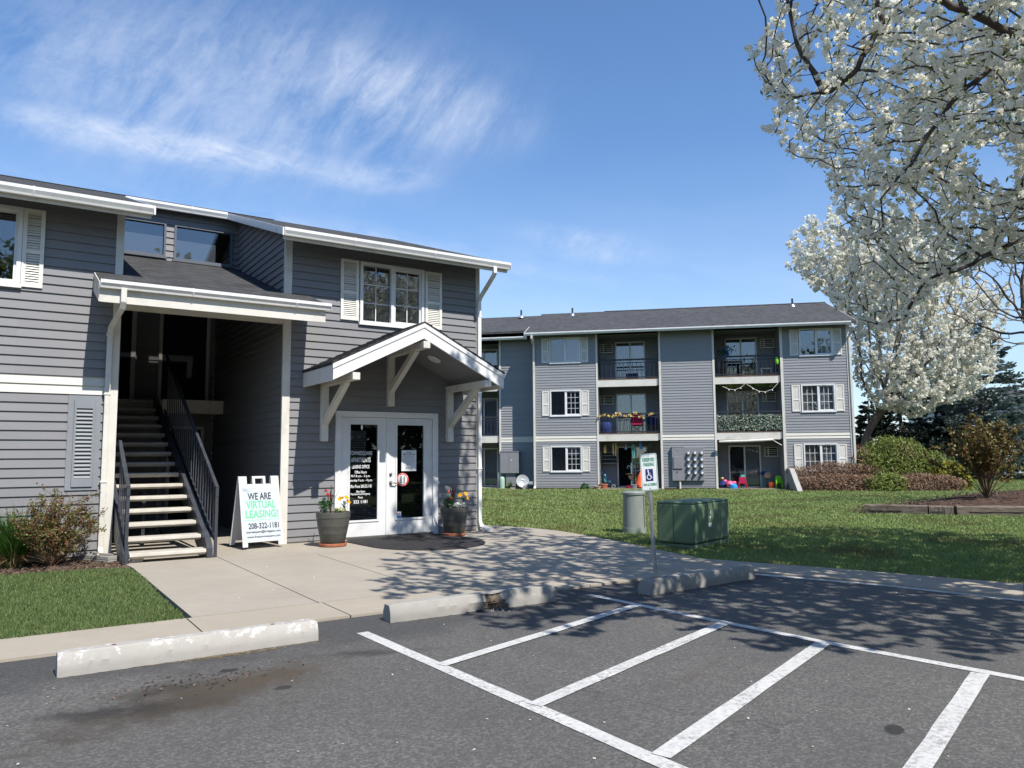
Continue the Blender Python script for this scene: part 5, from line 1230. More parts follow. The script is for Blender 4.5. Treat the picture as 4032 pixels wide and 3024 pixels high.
# door mat, half round
q = [(1.05,-.10)]+[(1.98+1.03*math.cos(R(a)), -1.15-1.18*math.sin(R(a))) for a in range(172, 7, -8)]+[(2.95,-.62),(2.75,-.13)]
q = [(.92,-.35),(.95,-1.0)]+[(1.95+.98*math.cos(R(a)), -1.28-1.12*math.sin(R(a))) for a in range(170, 9, -8)]+[(2.93,-.95),(2.80,-.13),(1.1,-.10)]
mb = MB(); mb.prism(q, .0, .012, 'z'); o = mb.build('door_mat', MAT_R, None, (0,0,.0235), bevel=.006); tag(o, 'worn black half round doormat before the double doors', 'doormat')

# flower pots
def planter(x, y, label, s=1., rot=0.):
    t = empty('flower_pot', (x, y, .023), rot, label, 'flower pot', 'flower pots flanking the office doors')
    m = MB(); pr = [(.0,.045),(.20,.045),(.205,.05),(.238,.22),(.241,.225),(.242,.235),(.262,.34),(.265,.345),(.267,.355),(.286,.49),(.293,.495),(.296,.585),(.290,.59),(.278,.588),(.272,.54),(0,.535)]
    m.lathe([(r*s, z*s) for r, z in pr], (0,0,0), 48); m.build('pot_body', POTM, t, smooth=True)
    m = MB(); m.lathe([(0,.0),(.205*s,.0),(.235*s,.012),(.245*s,.05),(.238*s,.055),(.222*s,.03),(0,.028)], (0,0,0), 48); m.build('saucer', TERRA, t, smooth=True)
    m = MB(); m.lathe([(0,.558*s),(.268*s,.545*s)], (0,0,0), 28); m.build('soil', SOIL, t)
    return t
def spike(x, y, z, label, n=18, h=.42):
    t = empty('spike_plant', (x, y, z), 0, label, 'plant'); Vs = []
    for i in range(n):
        a = NP.uniform(0, 6.28); ln = h*NP.uniform(.7, 1.1); out = NP.uniform(.06, .42) if i > 4 else NP.uniform(.0, .1); w_ = .014; k = 6; pts = []
        for j in range(k+1):
            u = j/k; r_ = out*ln*u**1.6; zz = ln*(u-.35*out*u*u); ww = w_*(1-u)**.6*(1 if u > 0 else .7)+.0008; d = np.array([math.cos(a), math.sin(a), 0]); s_ = np.array([-math.sin(a), math.cos(a), 0])
            c = d*r_+np.array([0,0,zz]); pts.append((c-s_*ww, c+s_*ww))
        V = [p for pr in pts for p in pr]; Vs.append((np.array(V), np.array([(2*j, 2*j+1, 2*j+3, 2*j+2) for j in range(k)])))
    V, F = joinVF(Vs); np_mesh('spike_leaves', V, F, PURPL, t); return t
def lily(x, y, z, label, h=.27):
    t = empty('yellow_lily', (x, y, z), 0, label, 'flower'); m = MB(); m.tube([(0,0,0),(.01,0,h*.5),(.0,.0,h)], .006, 6); m.build('stem', POTLEAF, t)
    n = 46; zz = NP.uniform(.02, h*.85, n); a = NP.uniform(0, 6.28, n); T = np.stack([np.cos(a), np.sin(a), NP.uniform(.0,.7,n)], 1); C = np.stack([np.zeros(n), np.zeros(n), zz], 1)+unit(T)*.045; Nn = unit(np.cross(T, np.stack([-np.sin(a), np.cos(a), np.zeros(n)], 1))+.01)
    V, F = quads(C, Nn, T, np.full(n, .05), np.full(n, .010)); np_mesh('leaves', V, F, POTLEAF, t)
    parts = []
    for (cx, cy, cz_) in ((-.06,-.02,h+.02), (.05,-.04,h-.03), (.0,.05,h+.03), (.02,-.05,h+.04)):
        ax_ = unit(np.array([[cx, cy-.05, .08]]))[0]
        for j in range(6):
            a_ = j*math.pi/3; u = unit(np.cross(ax_, [0,0,1.]))[0] if False else unit(np.cross(ax_, np.array([.3,.2,1.]))[None])[0]; v_ = np.cross(ax_, u); d = u*math.cos(a_)+v_*math.sin(a_); s_ = np.cross(ax_, d); c = np.array([cx, cy, cz_]); V = []
            for k in range(5): f = k/4; w_ = .017*math.sin(math.pi*(.12+.86*f)); p = c+ax_*(.055*f-.02*f*f*f)+d*(.055*f**1.7); V += [p-s_*w_, p+s_*w_]
            parts.append((np.array(V), np.array([(2*k, 2*k+1, 2*k+3, 2*k+2) for k in range(4)])))
    V, F = joinVF(parts); np_mesh('bloom', V, F, LILYP, t); return t
def bedding(name, x, y, z, label, cat, nl, R_, H_, leaf, petals=None, pn=0, psz=.02, pz=None, lsz=.026):
    t = empty(name, (x, y, z), 0, label, cat)
    C = rand_dirs(nl)*NP.random((nl,1))**.4*np.array([R_,R_,H_/2])+np.array([0,0,H_/2]); leafcloud('foliage', C, lsz, leaf, t)
    if petals:
        cs = rand_dirs(pn)*np.array([R_*.8,R_*.8,H_*.3])+np.array([0,0,pz or H_*.75]); C = np.repeat(cs, 7, 0)+NP.normal(size=(pn*7,3))*psz*.55; leafcloud('bloom', C, psz, petals, t, asp=.8, point=False)
    m = MB()
    for i in range(7): a = i*.9; m.tube([(0,0,-.02),(R_*.5*math.cos(a), R_*.5*math.sin(a), H_*.7)], .004, 4)
    m.build('stem', POTLEAF, t); return t
PX, PY = .54, -.80
planter(PX, PY, 'brown plastic flower pot at the left of the doors, in sunlight', .93); z = .023+.53
spike(PX-.03, PY+.05, z, 'purple spiky plant in the sunlit left flower pot', h=.46)
lily(PX+.16, PY-.03, z, 'yellow lily blooming in the sunlit left flower pot', .19)
bedding('red_flowered_plant', PX-.15, PY-.03, z, 'leafy plant with one red bloom in the sunlit left pot', 'flower', 190, .11, .26, POTLEAF, REDFL, 2, .015, .30)
bedding('white_flowers', PX+.07, PY-.10, z-.01, 'low pale bedding flowers in the sunlit left pot', 'flower', 70, .10, .08, POTLEAF, M_leaf('pale_yellow_petal', [(.6,.62,.3),(.75,.75,.5)]), 22, .014, .06, lsz=.018)
PX, PY = 2.92, -.56
planter(PX, PY, 'brown plastic flower pot at the right of the doors, in shade', .86, .8); z = .023+.49
spike(PX-.0, PY+.04, z, 'purple spiky plant in the shaded right flower pot', h=.44)
lily(PX+.16, PY-.03, z, 'yellow lily blooming in the shaded right flower pot', .20)
bedding('red_flowered_plant', PX-.14, PY-.04, z, 'leafy plant with red blooms in the shaded right pot', 'flower', 190, .11, .24, POTLEAF, REDFL, 3, .014, .24)
bedding('white_flowers', PX+.04, PY-.13, z-.01, 'white bedding flowers spilling over the shaded right pot', 'flower', 90, .12, .11, POTLEAF, WHFL, 46, .018, .07, lsz=.018)

# splash block, shim blocks under the stair, edging and shrubs in the bed
t = empty('splash_block', (-2.74,-.42,.014), R(-62), 'grey concrete splash block under the left downspout', 'splash block')
m = MB(); m.box(-.34, .34, -.12, .12, 0, .03); m.box(-.34, .34, -.12, -.085, .03, .085); m.box(-.34, .34, .085, .12, .03, .085); m.box(.30, .34, -.085, .085, .03, .085); m.build('block_body', STOPM2, t, bevel=.008)
t = empty('timber_shim', (-2.38,-1.03,.023), R(12), 'stacked pale wood shims under the bottom stair tread', 'shim'); MB().box(-.09, .09, -.03, .03, 0, .025).build('lower_shim', TREAD, t); MB().box(-.06, .10, -.03, .03, .0255, .05).build('upper_shim', TREAD, t)

# ------------------------------------------------------------------ green boxes on the lawn
P1 = c2w(2.27, 14.45); t = empty('utility_pedestal', (P1.x, P1.y, .0), R(33), 'pale grey-green round telephone pedestal behind the leaning sign', 'utility pedestal')
PALEG = M_plain('pedestal_enamel', (.235,.26,.235), .35, .4, .08, 3, 40, .06, dirt=((.12,.12,.10), .58, .4), stretch=(2, 2, .4))
m = MB(); m.lathe([(.215,.05),(.20,.74)], (0,0,0), 40); m.build('shell', PALEG, t, smooth=True); m = MB(); m.lathe([(.215,.72),(.218,.755),(.19,.785),(0,.79)], (0,0,0), 40); m.build('lid', PALEG, t, smooth=True); m = MB(); m.lathe([(.225,0),(.222,.11),(.20,.115)], (0,0,0), 40); m.build('base', PALEG, t)
m = MB(); m.tube([(-.06,-.211,.06),(-.055,-.198,.72)], .005, 4); m.build('seam', BLACK, t)
GRN = M_plain('transformer_green', (.105,.165,.090), .55, .4, .15, 2.5, 40, .08, dirt=((.15,.17,.12), .48, .6), stretch=(1.2, 1.2, .35))
ca, cb, cc_ = c2w(2.19, 11.95), c2w(2.74, 11.72), c2w(3.56, 12.72)
ex = (cc_-cb).normalized(); ey = Vector((-ex.y, ex.x, 0)); Lx = (cc_-cb).length+.02; Ly = abs((ca-cb).dot(ey))+.06
t = empty('transformer_box', (cb.x, cb.y, 0), math.atan2(ex.y, ex.x), 'dark green padmount electrical transformer box with sun dapples', 'transformer box')
m = MB(); m.box(.0, Lx, 0, Ly, .09, .70); m.build('housing', GRN, t, bevel=.035, seg=3)
m = MB(); m.box(.004, Lx-.004, .004, Ly-.004, .69, .725); m.build('lid', GRN, t, bevel=.016)
m = MB(); m.box(.012, Lx-.012, .012, Ly-.012, -.02, .082); m.build('base', GRN, t)
m = MB(); m.box(-.004, .0, Ly*.52, Ly*.53, .10, .69); m.box(.0, Lx, -.003, .0, .10, .104); m.build('seam', BLACK, t)
m = MB(); text_bm(m, 'I 5 4', Lx*.42, .545, .12, .06, -.004, .02); text_bm(m, '1 4', Lx*.42, .47, .09, .045, -.004, .02); m.box(Lx*.42-.03, Lx*.42+.07, -.004, -.002, .32, .38); m.build('lettering', WPRINT, t)
for x in (.28, .8): m = MB(); m.lathe([(.03,0),(.03,.015),(0,.02)], (Lx*x, Ly*.5, .725), 12); m.build('bolt', BOLT, t)
# ------------------------------------------------------------------ vegetation
def colonize(attr, nodes, parents, step=.22, kill=.3, infl=1.4, iters=70, up=0., jit=.12):
    """grow branches towards attraction points (space colonisation)"""
    nodes = [np.array(p, float) for p in nodes]; parents = list(parents); A = np.array(attr, float)
    N0 = np.array(nodes); d = np.linalg.norm(A[:,None]-N0[None], axis=2); near = d.argmin(1); dist = d.min(1); alive = np.ones(len(A), bool)
    for it in range(iters):
        alive &= dist > kill
        act = alive & (dist < infl*(3 if it < 4 else 1))
        if not act.any(): break
        dirs = {}
        idx = np.where(act)[0]; vec = unit(A[idx]-np.array(nodes)[near[idx]])
        for i, v in zip(near[idx], vec): dirs[i] = dirs.get(i, 0)+v
        new = []
        for i, v in dirs.items():
            n = np.linalg.norm(v)
            if n < 1e-3: continue
            v = v/n+NP.normal(size=3)*jit+np.array([0,0,up]); p = nodes[i]+v/np.linalg.norm(v)*step
            new.append((p, i))
        if not new: break
        b = len(nodes)
        for p, i in new: nodes.append(p); parents.append(i)
        Nn = np.array([p for p, _ in new]); dd = np.linalg.norm(A[:,None]-Nn[None], axis=2); k = dd.argmin(1); m = dd.min(1); better = m < dist
        near[better] = b+k[better]; dist = np.minimum(dist, m)
    return np.array(nodes), np.array(parents)
def radii(nodes, par, tip=.006, p=2.3):
    n = len(nodes); acc = np.zeros(n); kids = np.zeros(n, int)
    for i in range(n-1, -1, -1):
        if kids[i] == 0: acc[i] = tip**p
        if par[i] >= 0: acc[par[i]] += acc[i]; kids[par[i]] += 1
    return acc**(1/p), kids
def limbs(name, nodes, par, rad, mat, parent=None, n=6, sel=None, rmax=None):
    idx = np.where(par >= 0)[0]
    if sel is not None: idx = idx[sel[idx]]
    a = nodes[par[idx]]; b = nodes[idx]; ra = np.minimum(rad[par[idx]], rad[idx]*1.35); rb = rad[idx]
    if rmax: ra = np.minimum(ra, rmax); rb = np.minimum(rb, rmax)
    t = unit(b-a); b = b+t*(rb[:,None]*.4); u = np.cross(t, np.array([.31,.17,.93])); u = unit(u); v = np.cross(t, u); k = len(idx)
    V = np.zeros((k, 2, n, 3))
    for j in range(n):
        w_ = 2*math.pi*j/n; r = u*math.cos(w_)+v*math.sin(w_); V[:,0,j] = a+r*ra[:,None]; V[:,1,j] = b+r*rb[:,None]
    base = np.arange(k)[:,None]*2*n; F = []
    for j in range(n): F.append(np.stack([base[:,0]+j, base[:,0]+(j+1) % n, base[:,0]+n+(j+1) % n, base[:,0]+n+j], 1))
    return np_mesh(name, V.reshape(-1,3), np.concatenate(F), mat, parent, smooth=True)
def ell(n, c, r): return np.array(c)+rand_dirs(n)*NP.random((n,1))**(1/2.6)*np.array(r)
def blossoms(C, per, rad, size):
    """round clusters of petals"""
    n = len(C); D = rand_dirs(n*per); P = np.repeat(C, per, 0)+D*rad*NP.uniform(.55,1.1,(n*per,1))
    Nn = unit(D+NP.normal(size=(n*per,3))*.55); L = NP.uniform(.7,1.25,n*per)*size
    return quads(P, Nn, rand_dirs(n*per), L, L*NP.uniform(.6,.95,n*per), False)
def inpoly_px(px, py, poly):
    return in_poly(px, py, poly)

# --- the flowering pear that overhangs the parking bay: trunk on the lawn outside the frame
SIL = [(3075,-400),(3080,0),(3050,60),(2945,190),(2975,390),(3050,430),(3060,560),(3140,620),(3165,705),(3255,735),(3265,830),(3330,880),(3300,960),(3340,1050),(3270,1130),(3210,1180),(3260,1250),(3330,1310),(3440,1290),(3560,1330),(3640,1220),(3740,1130),(3850,1090),(4100,1040),(4300,1000),(4300,-400)]
HOLES = [[(3790,640),(3880,560),(3990,600),(4010,740),(3890,790),(3790,740)], [(3330,110),(3260,30),(3120,0),(3110,300),(3220,330),(3330,260)], [(3560,800),(3650,770),(3700,840),(3620,880)], [(3480,330),(3560,300),(3590,360),(3500,390)]]
trunk = c2w(7.3, 8.3)
att = []
def cw(X, Y, Z): v = c2w(X, Y, Z); return (v.x, v.y, v.z)
raw = np.concatenate([ell(1100, (3.7,-6.3,8.7), (1.9,1.7,1.2)), ell(2300, cw(8.9,8.2,5.6), (3.2,3.9,2.5)), ell(4300, cw(5.4,6.4,5.9), (4.3,4.0,2.9)), ell(2400, cw(5.6,8.2,4.0), (2.9,2.2,1.8)), ell(1100, cw(3.9,7.3,4.6), (1.9,1.8,1.9))])
px, py, dd = project(raw); infr = (px > -100) & (px < 4250) & (py > -250) & (py < 3100) & (dd > 0)
ok = ~infr | inpoly_px(px, py, SIL)
for h in HOLES: ok &= ~(infr & inpoly_px(px, py, h) & (NP.random(len(px)) < .93))
ok &= (raw[:,2] > 2.15) & (np.linalg.norm(raw-np.array(CAMW), axis=1) > 2.2) & ~(infr & (dd < 3.2))
# shade on the ground: keep the bay's near half and the stair side of the patio sunny
sh = raw-np.array(SUN)*(raw[:,2:3]/SUN.z); gx, gy, gd = project(sh)
sunny = in_poly(gx, gy, [(-900,3500),(-900,1700),(1560,1900),(1500,2330),(1300,2470),(1760,2600),(2250,2560),(2500,2420),(2780,2470),(3000,2560),(3300,2600),(3700,2710),(4100,2800),(4700,2950),(4900,3700)]) & (gd > 0)
ok &= ~sunny
sg = np.array(at(2555, 1880, dS)); rel = raw-sg; tt = rel@np.array(SUN); ok &= (np.linalg.norm(rel-tt[:,None]*np.array(SUN), axis=1) > .42)   # sun on the sign face
att = raw[ok]
tb = np.array([trunk.x, trunk.y, 0.])
seg = [tb+np.array([0,0,z])+np.array([.03*math.sin(z*3), .03*math.cos(z*2), 0]) for z in np.arange(-.05, 1.7, .2)]
nodes = list(seg); par = [-1]+list(range(len(seg)-1))
def limb(pts, start):
    pts = [np.array(p) for p in pts]; cur = start; a = np.array(nodes[start])
    ctl = [a]+pts
    for s_ in range(len(ctl)-1):
        p0 = ctl[max(0, s_-1)]; p1 = ctl[s_]; p2 = ctl[s_+1]; p3 = ctl[min(len(ctl)-1, s_+2)]
        k = max(2, int(np.linalg.norm(p2-p1)/.13))
        for i in range(1, k+1):
            u = i/k; p = .5*((2*p1)+(p2-p0)*u+(2*p0-5*p1+4*p2-p3)*u*u+(3*p1-p0-3*p2+p3)*u**3)
            nodes.append(p+NP.normal(size=3)*.010); par.append(cur); cur = len(nodes)-1
    return cur
A3 = lambda px, py, d: tuple(at(px, py, d))
limb([cw(6.6,7.9,2.4), A3(4250,870,7.6), A3(4020,940,7.4), A3(3820,1040,7.3), A3(3640,1110,7.3), A3(3560,1250,7.4), A3(3460,1270,7.5)], len(seg)-1)
limb([cw(6.9,7.8,3.2), A3(4150,150,7.0), A3(3880,290,6.6), A3(3800,350,6.5), A3(3700,460,6.5), A3(3630,580,6.5), A3(3500,740,6.5)], len(seg)-1)
limb([cw(6.6,7.2,4.2), A3(3620,-40,6.2), A3(3470,90,6.1), A3(3420,190,6.1), A3(3330,320,6.0), A3(3230,370,6.0), A3(3140,380,6.0), A3(3040,360,6.0)], len(seg)-1)
limb([cw(7.0,8.1,3.4), cw(6.6,7.3,5.4), cw(6.0,6.6,7.6), (4.6,-6.9,8.6), (3.5,-6.2,8.9)], len(seg)-1)
limb([cw(7.9,8.4,3.8), cw(9.2,8.6,5.2), cw(10.4,8.2,6.4)], len(seg)-1)
limb([cw(6.4,6.4,3.6), cw(5.3,4.9,5.2), cw(4.2,3.8,6.6)], len(seg)-1)
limb([cw(7.2,7.4,3.6), cw(7.0,5.5,5.0), cw(6.6,3.9,6.2)], len(seg)-1)
# upright flowering sprigs along the outer edge of the crown
for st, pts in (((3140,380,6.0), [(3090,330),(3065,250),(3050,190)]), ((3040,360,6.0), [(2995,300),(2960,215)]), ((3040,360,6.0), [(3010,290),(3012,215)]), ((3230,370,6.0), [(3190,280),(3175,200),(3180,130)]), ((3330,320,6.0), [(3270,240),(3258,130)]),
        ((3140,380,6.0), [(3075,440),(3052,520)]), ((3230,370,6.0), [(3130,520),(3110,590),(3170,620)]), ((3420,190,6.1), [(3360,190),(3310,150),(3290,80)]), ((3230,370,6.0), [(3165,220),(3120,110),(3100,-10)]), ((3330,320,6.0), [(3300,230),(3320,120),(3345,60)])):
    P0_ = np.array(at(*st)); k = int(np.argmin(np.linalg.norm(np.array(nodes)-P0_, axis=1))); limb([tuple(at(a, b, 6.0+.06*i)) for i, (a, b) in enumerate(pts)], k)
nodes, par = colonize(att, nodes, par, step=.155, kill=.23, infl=1.3, iters=70, up=.10, jit=.2)
rad, kids = radii(nodes, par, .0042, 2.45)
PT = empty('flowering_pear_tree', (trunk.x, trunk.y, 0), 0, 'large white blossoming pear tree overhanging the parking bay at the right', 'tree')
def into(o, root):
    o.parent = root; o.matrix_parent_inverse = Matrix.Translation(-Vector(root.location)); return o
into(limbs('trunk', nodes, par, rad, BARK, n=7, rmax=.15), PT)
thin = np.where((rad < .0145) & (par >= 0))[0]
pos = []
npx = project(nodes)[0]
for i in thin:
    a, b = nodes[par[i]], nodes[i]
    for k in range((2 if rad[i] < .009 and NP.random() < .45 else 1)+(1 if npx[i] > 3480 else 0)): pos.append(a+(b-a)*NP.random()+NP.normal(size=3)*.022)
    if kids[i] == 0:                                                # blossoming spur at each tip
        d = unit((b-a)[None])[0]*.6+np.array([0,0,.7]); d /= np.linalg.norm(d)
        for k in range(1, 6): pos.append(b+d*.048*k+NP.normal(size=3)*.018)
pos = np.array(pos)
px, py, dd = project(pos); infr = (px > -60) & (px < 4100) & (py > -60) & (py < 3100) & (dd > 0)
keep = ~infr | inpoly_px(px, py, SIL) | (NP.random(len(pos)) < .35)
pos = pos[keep]; infr = infr[keep]
print('pear clusters', len(pos), 'nodes', len(nodes))
vis = pos[infr]; hid = pos[~infr]
V1, F1 = blossoms(vis, 18, .0295, .0125); V2, F2 = blossoms(hid, 7, .04, .028)
V, F = joinVF([(V1, F1), (V2, F2)]); into(np_mesh('blossom', V, F, PETAL), PT)
n = int(len(pos)*1.1); sel = NP.integers(0, len(pos), n); C = pos[sel]+NP.normal(size=(n,3))*.035
V, F = quads(C, rand_dirs(n), rand_dirs(n)+np.array([0,0,.6]), NP.uniform(.014,.034,n), NP.uniform(.006,.012,n)); into(np_mesh('leaves', V, F, NEWLEAF), PT)

def blossom_tree(name, base, crowns, natt, label, petal, bark, step=.35, per=9, crad=.09, csz=.05, trunk_h=1.4, lean=(0,0), tip=.011, rmax=.22, tilt=.12, thinr=.03, spur=3, spl=.12, silh=None):
    raw = np.concatenate([ell(int(natt*w_), c, r) for c, r, w_ in crowns])
    if silh is not None and petal is not None:                       # keep its shade off the building
        L_ = (np.array(MF.inverted().to_3x3()) @ raw.T).T+np.array(MF.inverted().translation); s_, q_, z_ = L_[:,0], -L_[:,1], L_[:,2]
        t1 = np.maximum(q_, 0)/.508; t2 = np.maximum(z_-7.3, 0)
        raw = raw[~((q_ > -5) & (s_-.589*t1 < 13.75)) & ~((z_ > 7.3) & (s_-.589*t2 < 13.9) & (q_-.508*t2 > -5))]
    if silh is not None:
        px, py, dd = project(raw); raw = raw[in_poly(px, py, silh)]
    b = np.array([base[0], base[1], 0.]); seg = [b+np.array([lean[0]*z, lean[1]*z, z]) for z in np.arange(-.05, trunk_h, .3)]
    nd, pr = colonize(raw, seg, [-1]+list(range(len(seg)-1)), step, step*1.3, 3.2, 80, tilt, .15)
    rd, kd = radii(nd, pr, tip, 2.2); T = empty(name, (base[0], base[1], 0), 0, label, 'tree')
    into(limbs('trunk', nd, pr, rd, bark, n=6, rmax=rmax), T)
    if petal is not None:
        pos = []
        for i in np.where((rd < thinr) & (pr >= 0))[0]:
            a, c = nd[pr[i]], nd[i]
            for k in range(2): pos.append(a+(c-a)*NP.random()+NP.normal(size=3)*.06)
            if kd[i] == 0:
                d = unit((c-a)[None])[0]*.6+np.array([0,0,.6])
                for k in range(1, spur+1): pos.append(c+d*spl*k+NP.normal(size=3)*.05)
        V, F = blossoms(np.array(pos), per, crad, csz); into(np_mesh('blossom', V, F, petal), T); print(name, len(pos))
    return T
# flowering pear beside the far building's corner
bt = at(3395, 1760, 40.0)
SILF = [(3125,1010),(3180,930),(3260,880),(3330,900),(3420,860),(3560,900),(3700,960),(3900,1000),(3970,1150),(3990,1330),(3960,1430),(3920,1500),(3830,1590),(3700,1590),(3640,1640),(3560,1660),(3460,1650),(3380,1670),(3360,1500),(3345,1330),(3300,1240),(3240,1170),(3160,1120)]
cB = lambda px, py, d: tuple(at(px, py, d))
blossom_tree('flowering_pear_tree', (bt.x, bt.y), [(cB(3520,1130,40), (4.0,3.2,3.4), .5), (cB(3590,1430,39.6), (3.5,2.8,2.9), .6), (cB(3290,1030,40.5), (2.6,2.4,2.2), .34), (cB(3720,1450,39.4), (2.5,2.2,1.9), .3), (cB(3620,1570,39), (2.9,2.2,1.0), .25), (cB(3800,1280,39.4), (1.8,1.8,2.2), .22)], 5400, 'tall cream blossoming tree rising behind the corner of the slate building', PETALF, BARK2, silh=SILF, step=.42, trunk_h=1.8, per=10, crad=.125, csz=.062, tip=.012, thinr=.032, rmax=.26, spur=6, spl=.17)
# bare tree at the right edge
bb_ = at(4215, 2000, 21.5)
SILB = [(3560,1120),(3700,1130),(3790,1020),(3850,960),(3930,880),(4040,760),(4500,500),(4700,1200),(4300,1500),(4030,1480),(3900,1420),(3760,1380),(3650,1260)]
blossom_tree('bare_tree', (bb_.x, bb_.y), [(cB(3960,1140,21), (2.0,1.9,1.9), .55), (cB(4250,1000,21.5), (2.0,2.0,2.2), .45)], 1100, 'leafless grey-brown tree reaching in from the right edge', None, BARK2, silh=SILB, step=.24, trunk_h=1.5, lean=(-.2,.05), tip=.009, rmax=.15)

def spruce(px, d, ytop, width, label, mat, seed=1, dens=1., ybase=None, low=.4):
    g = at(px, 1900, d); top = at(px, ytop, d).z; r = np.random.default_rng(seed)
    T = empty('spruce_tree', (g.x, g.y, 0), 0, label, 'tree')
    Cs, Ts, Ls = [], [], []; tw = MB(); tw.tube([(0,0,-.05),(0,0,top*.5),(0,0,top*.97)], [.17,.11,.02], 8); nb = int(top*34*dens)
    for b in range(nb):
        f = r.random()**.62; z = low*.4+(top-low*.4-.05)*(1-f); a = b*2.39996+r.normal()*.3            # whorls blurred into one another
        Rr = width/2*(f**.8)*r.uniform(.62, 1.12)*(1+.14*math.sin(a*3+z))+.06; L = Rr; dr = np.array([math.cos(a), math.sin(a), 0]); sag = r.uniform(.05,.34)
        p = lambda u: dr*L*u+np.array([0,0,z-sag*L*u+.24*L*u*u])
        tw.tube([tuple(p(0)), tuple(p(.5)), tuple(p(1))], [.022*f+.008, .012, .004], 4, False)
        k = int(L*13)+4; s_ = np.array([-dr[1], dr[0], 0])
        for i in range(k):
            u = .18+.82*r.random()**.6; sd = r.choice([-1,1]); wl = .34*L*(1.08-u)*r.random()+.03
            Ts.append(dr*.8+s_*sd*.7+np.array([0,0,r.normal()*.30-.02])); Cs.append(p(u)+unit((dr*.5+s_*sd)[None])[0]*wl+np.array([0,0,r.normal()*.06])); Ls.append(r.uniform(.10,.22))
    tw.build('trunk', BARK2, T)
    C = np.array(Cs); Tt = unit(np.array(Ts)); L = np.array(Ls); n = len(C); parts = []
    for rot in (0, 1.05, 2.1):                                          # bottle-brush shoots from three crossed leaves
        u = unit(np.cross(Tt, np.array([.1,.2,1.]))); v = np.cross(u, Tt); Nn = u*math.cos(rot)+v*math.sin(rot)
        parts.append(quads(C, Nn, Tt, L, .030+L*.12))
    V, F = joinVF(parts); np_mesh('crown', V, F, mat, T); print('spruce', len(C)); return T
spruce(3880, 44, 1210, 8.6, 'big blue-grey spruce behind the bronze shrub', SPRN, 3, 1.15)
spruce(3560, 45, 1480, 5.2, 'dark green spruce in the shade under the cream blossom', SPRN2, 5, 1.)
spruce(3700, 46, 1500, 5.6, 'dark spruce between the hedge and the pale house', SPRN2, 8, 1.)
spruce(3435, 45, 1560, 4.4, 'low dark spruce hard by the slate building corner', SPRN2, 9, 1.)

# clipped brown hedges, rounded shrubs
def mound(name, c, r, n, size, mat, label, cat, rz=0., asp=.4, up=.5, flat=.0, group=None, shell=.28, twigs=BROWNW):
    T = empty(name, (c[0], c[1], 0), rz, label, cat, group)
    D = rand_dirs(n); D[:,2] = np.abs(D[:,2]); s = NP.random(n)**shell
    e = 2.0+flat*3
    k = (np.abs(D[:,0])**e+np.abs(D[:,1])**e+np.abs(D[:,2])**e)**(-1/e) if flat else np.ones(n)
    w_ = 1+.07*np.sin(D[:,0]*7+c[0])*np.sin(D[:,1]*6+c[1])+.05*np.sin(D[:,2]*9+D[:,0]*5)
    C = D*(k*s*w_)[:,None]*np.array(r); C[:,2] += .0
    Nn = unit(D+NP.normal(size=(n,3))*.7); Tt = D+NP.normal(size=(n,3))*.5+np.array([0,0,up]); L = NP.uniform(.6,1.4,n)*size
    V, F = quads(C, Nn, Tt, L, L*asp); np_mesh('foliage', V, F, mat, T)
    m = MB()
    for i in range(26): d = D[i]*np.array(r)*.85*k[i]; m.tube([(d[0]*.25, d[1]*.25, 0), tuple(d*.6+np.array([0,0,.02])), tuple(d)], [.012,.008,.003], 4, False)
    m.build('twigs', twigs, T); return T
def fpos(s, q_): v = fw(s, q_); return (v.x, v.y)
mound('brown_hedge', fpos(12.5, .45), (1.8,.38,1.08), 9000, .052, HEDGEB, 'upper clipped brown hedge under the ground floor window', 'hedge', FROT, .28, .4, .8)
mound('brown_hedge', fpos(12.65, 1.35), (1.75,.55,.64), 9600, .052, HEDGEB, 'lower clipped brown hedge against the concrete wing wall', 'hedge', FROT, .28, .4, .8)
mound('juniper_shrub', fpos(14.2, 1.55), (.85,.5,.66), 3400, .08, HEDGEG, 'low green-gold juniper spreading between the brown hedges', 'shrub', FROT, .22, .3, .5)
mound('brown_hedge', fpos(15.5, 1.3), (1.6,.55,.64), 8600, .052, HEDGEB, 'brown hedge at the right of the juniper, behind the bronze shrub', 'hedge', FROT, .28, .4, .8)
mound('green_shrub', fpos(15.1, -.35), (1.65,1.0,2.1), 15000, .075, HEDGEG, 'large rounded olive green bush beside the slate building', 'bush', FROT, .22, .7, .3)
mound('green_shrub', fpos(16.75, -.3), (.75,.6,1.5), 4200, .07, HEDGEG, 'smaller olive bush at the right shoulder of the large one', 'bush', FROT, .22, .7, .3)
mound('yellow_shrub', fpos(17.0, .35), (.75,.5,1.1), 2600, .075, YELB, 'bright yellow-green shrub right of the olive bushes', 'shrub', FROT, .5, .3, .2)
mound('brown_hedge', fpos(13.75, -.3), (.5,.6,1.75), 1800, .07, HEDGEB, 'dry brown bush tight against the building corner', 'bush', FROT, .28, .5, .5)

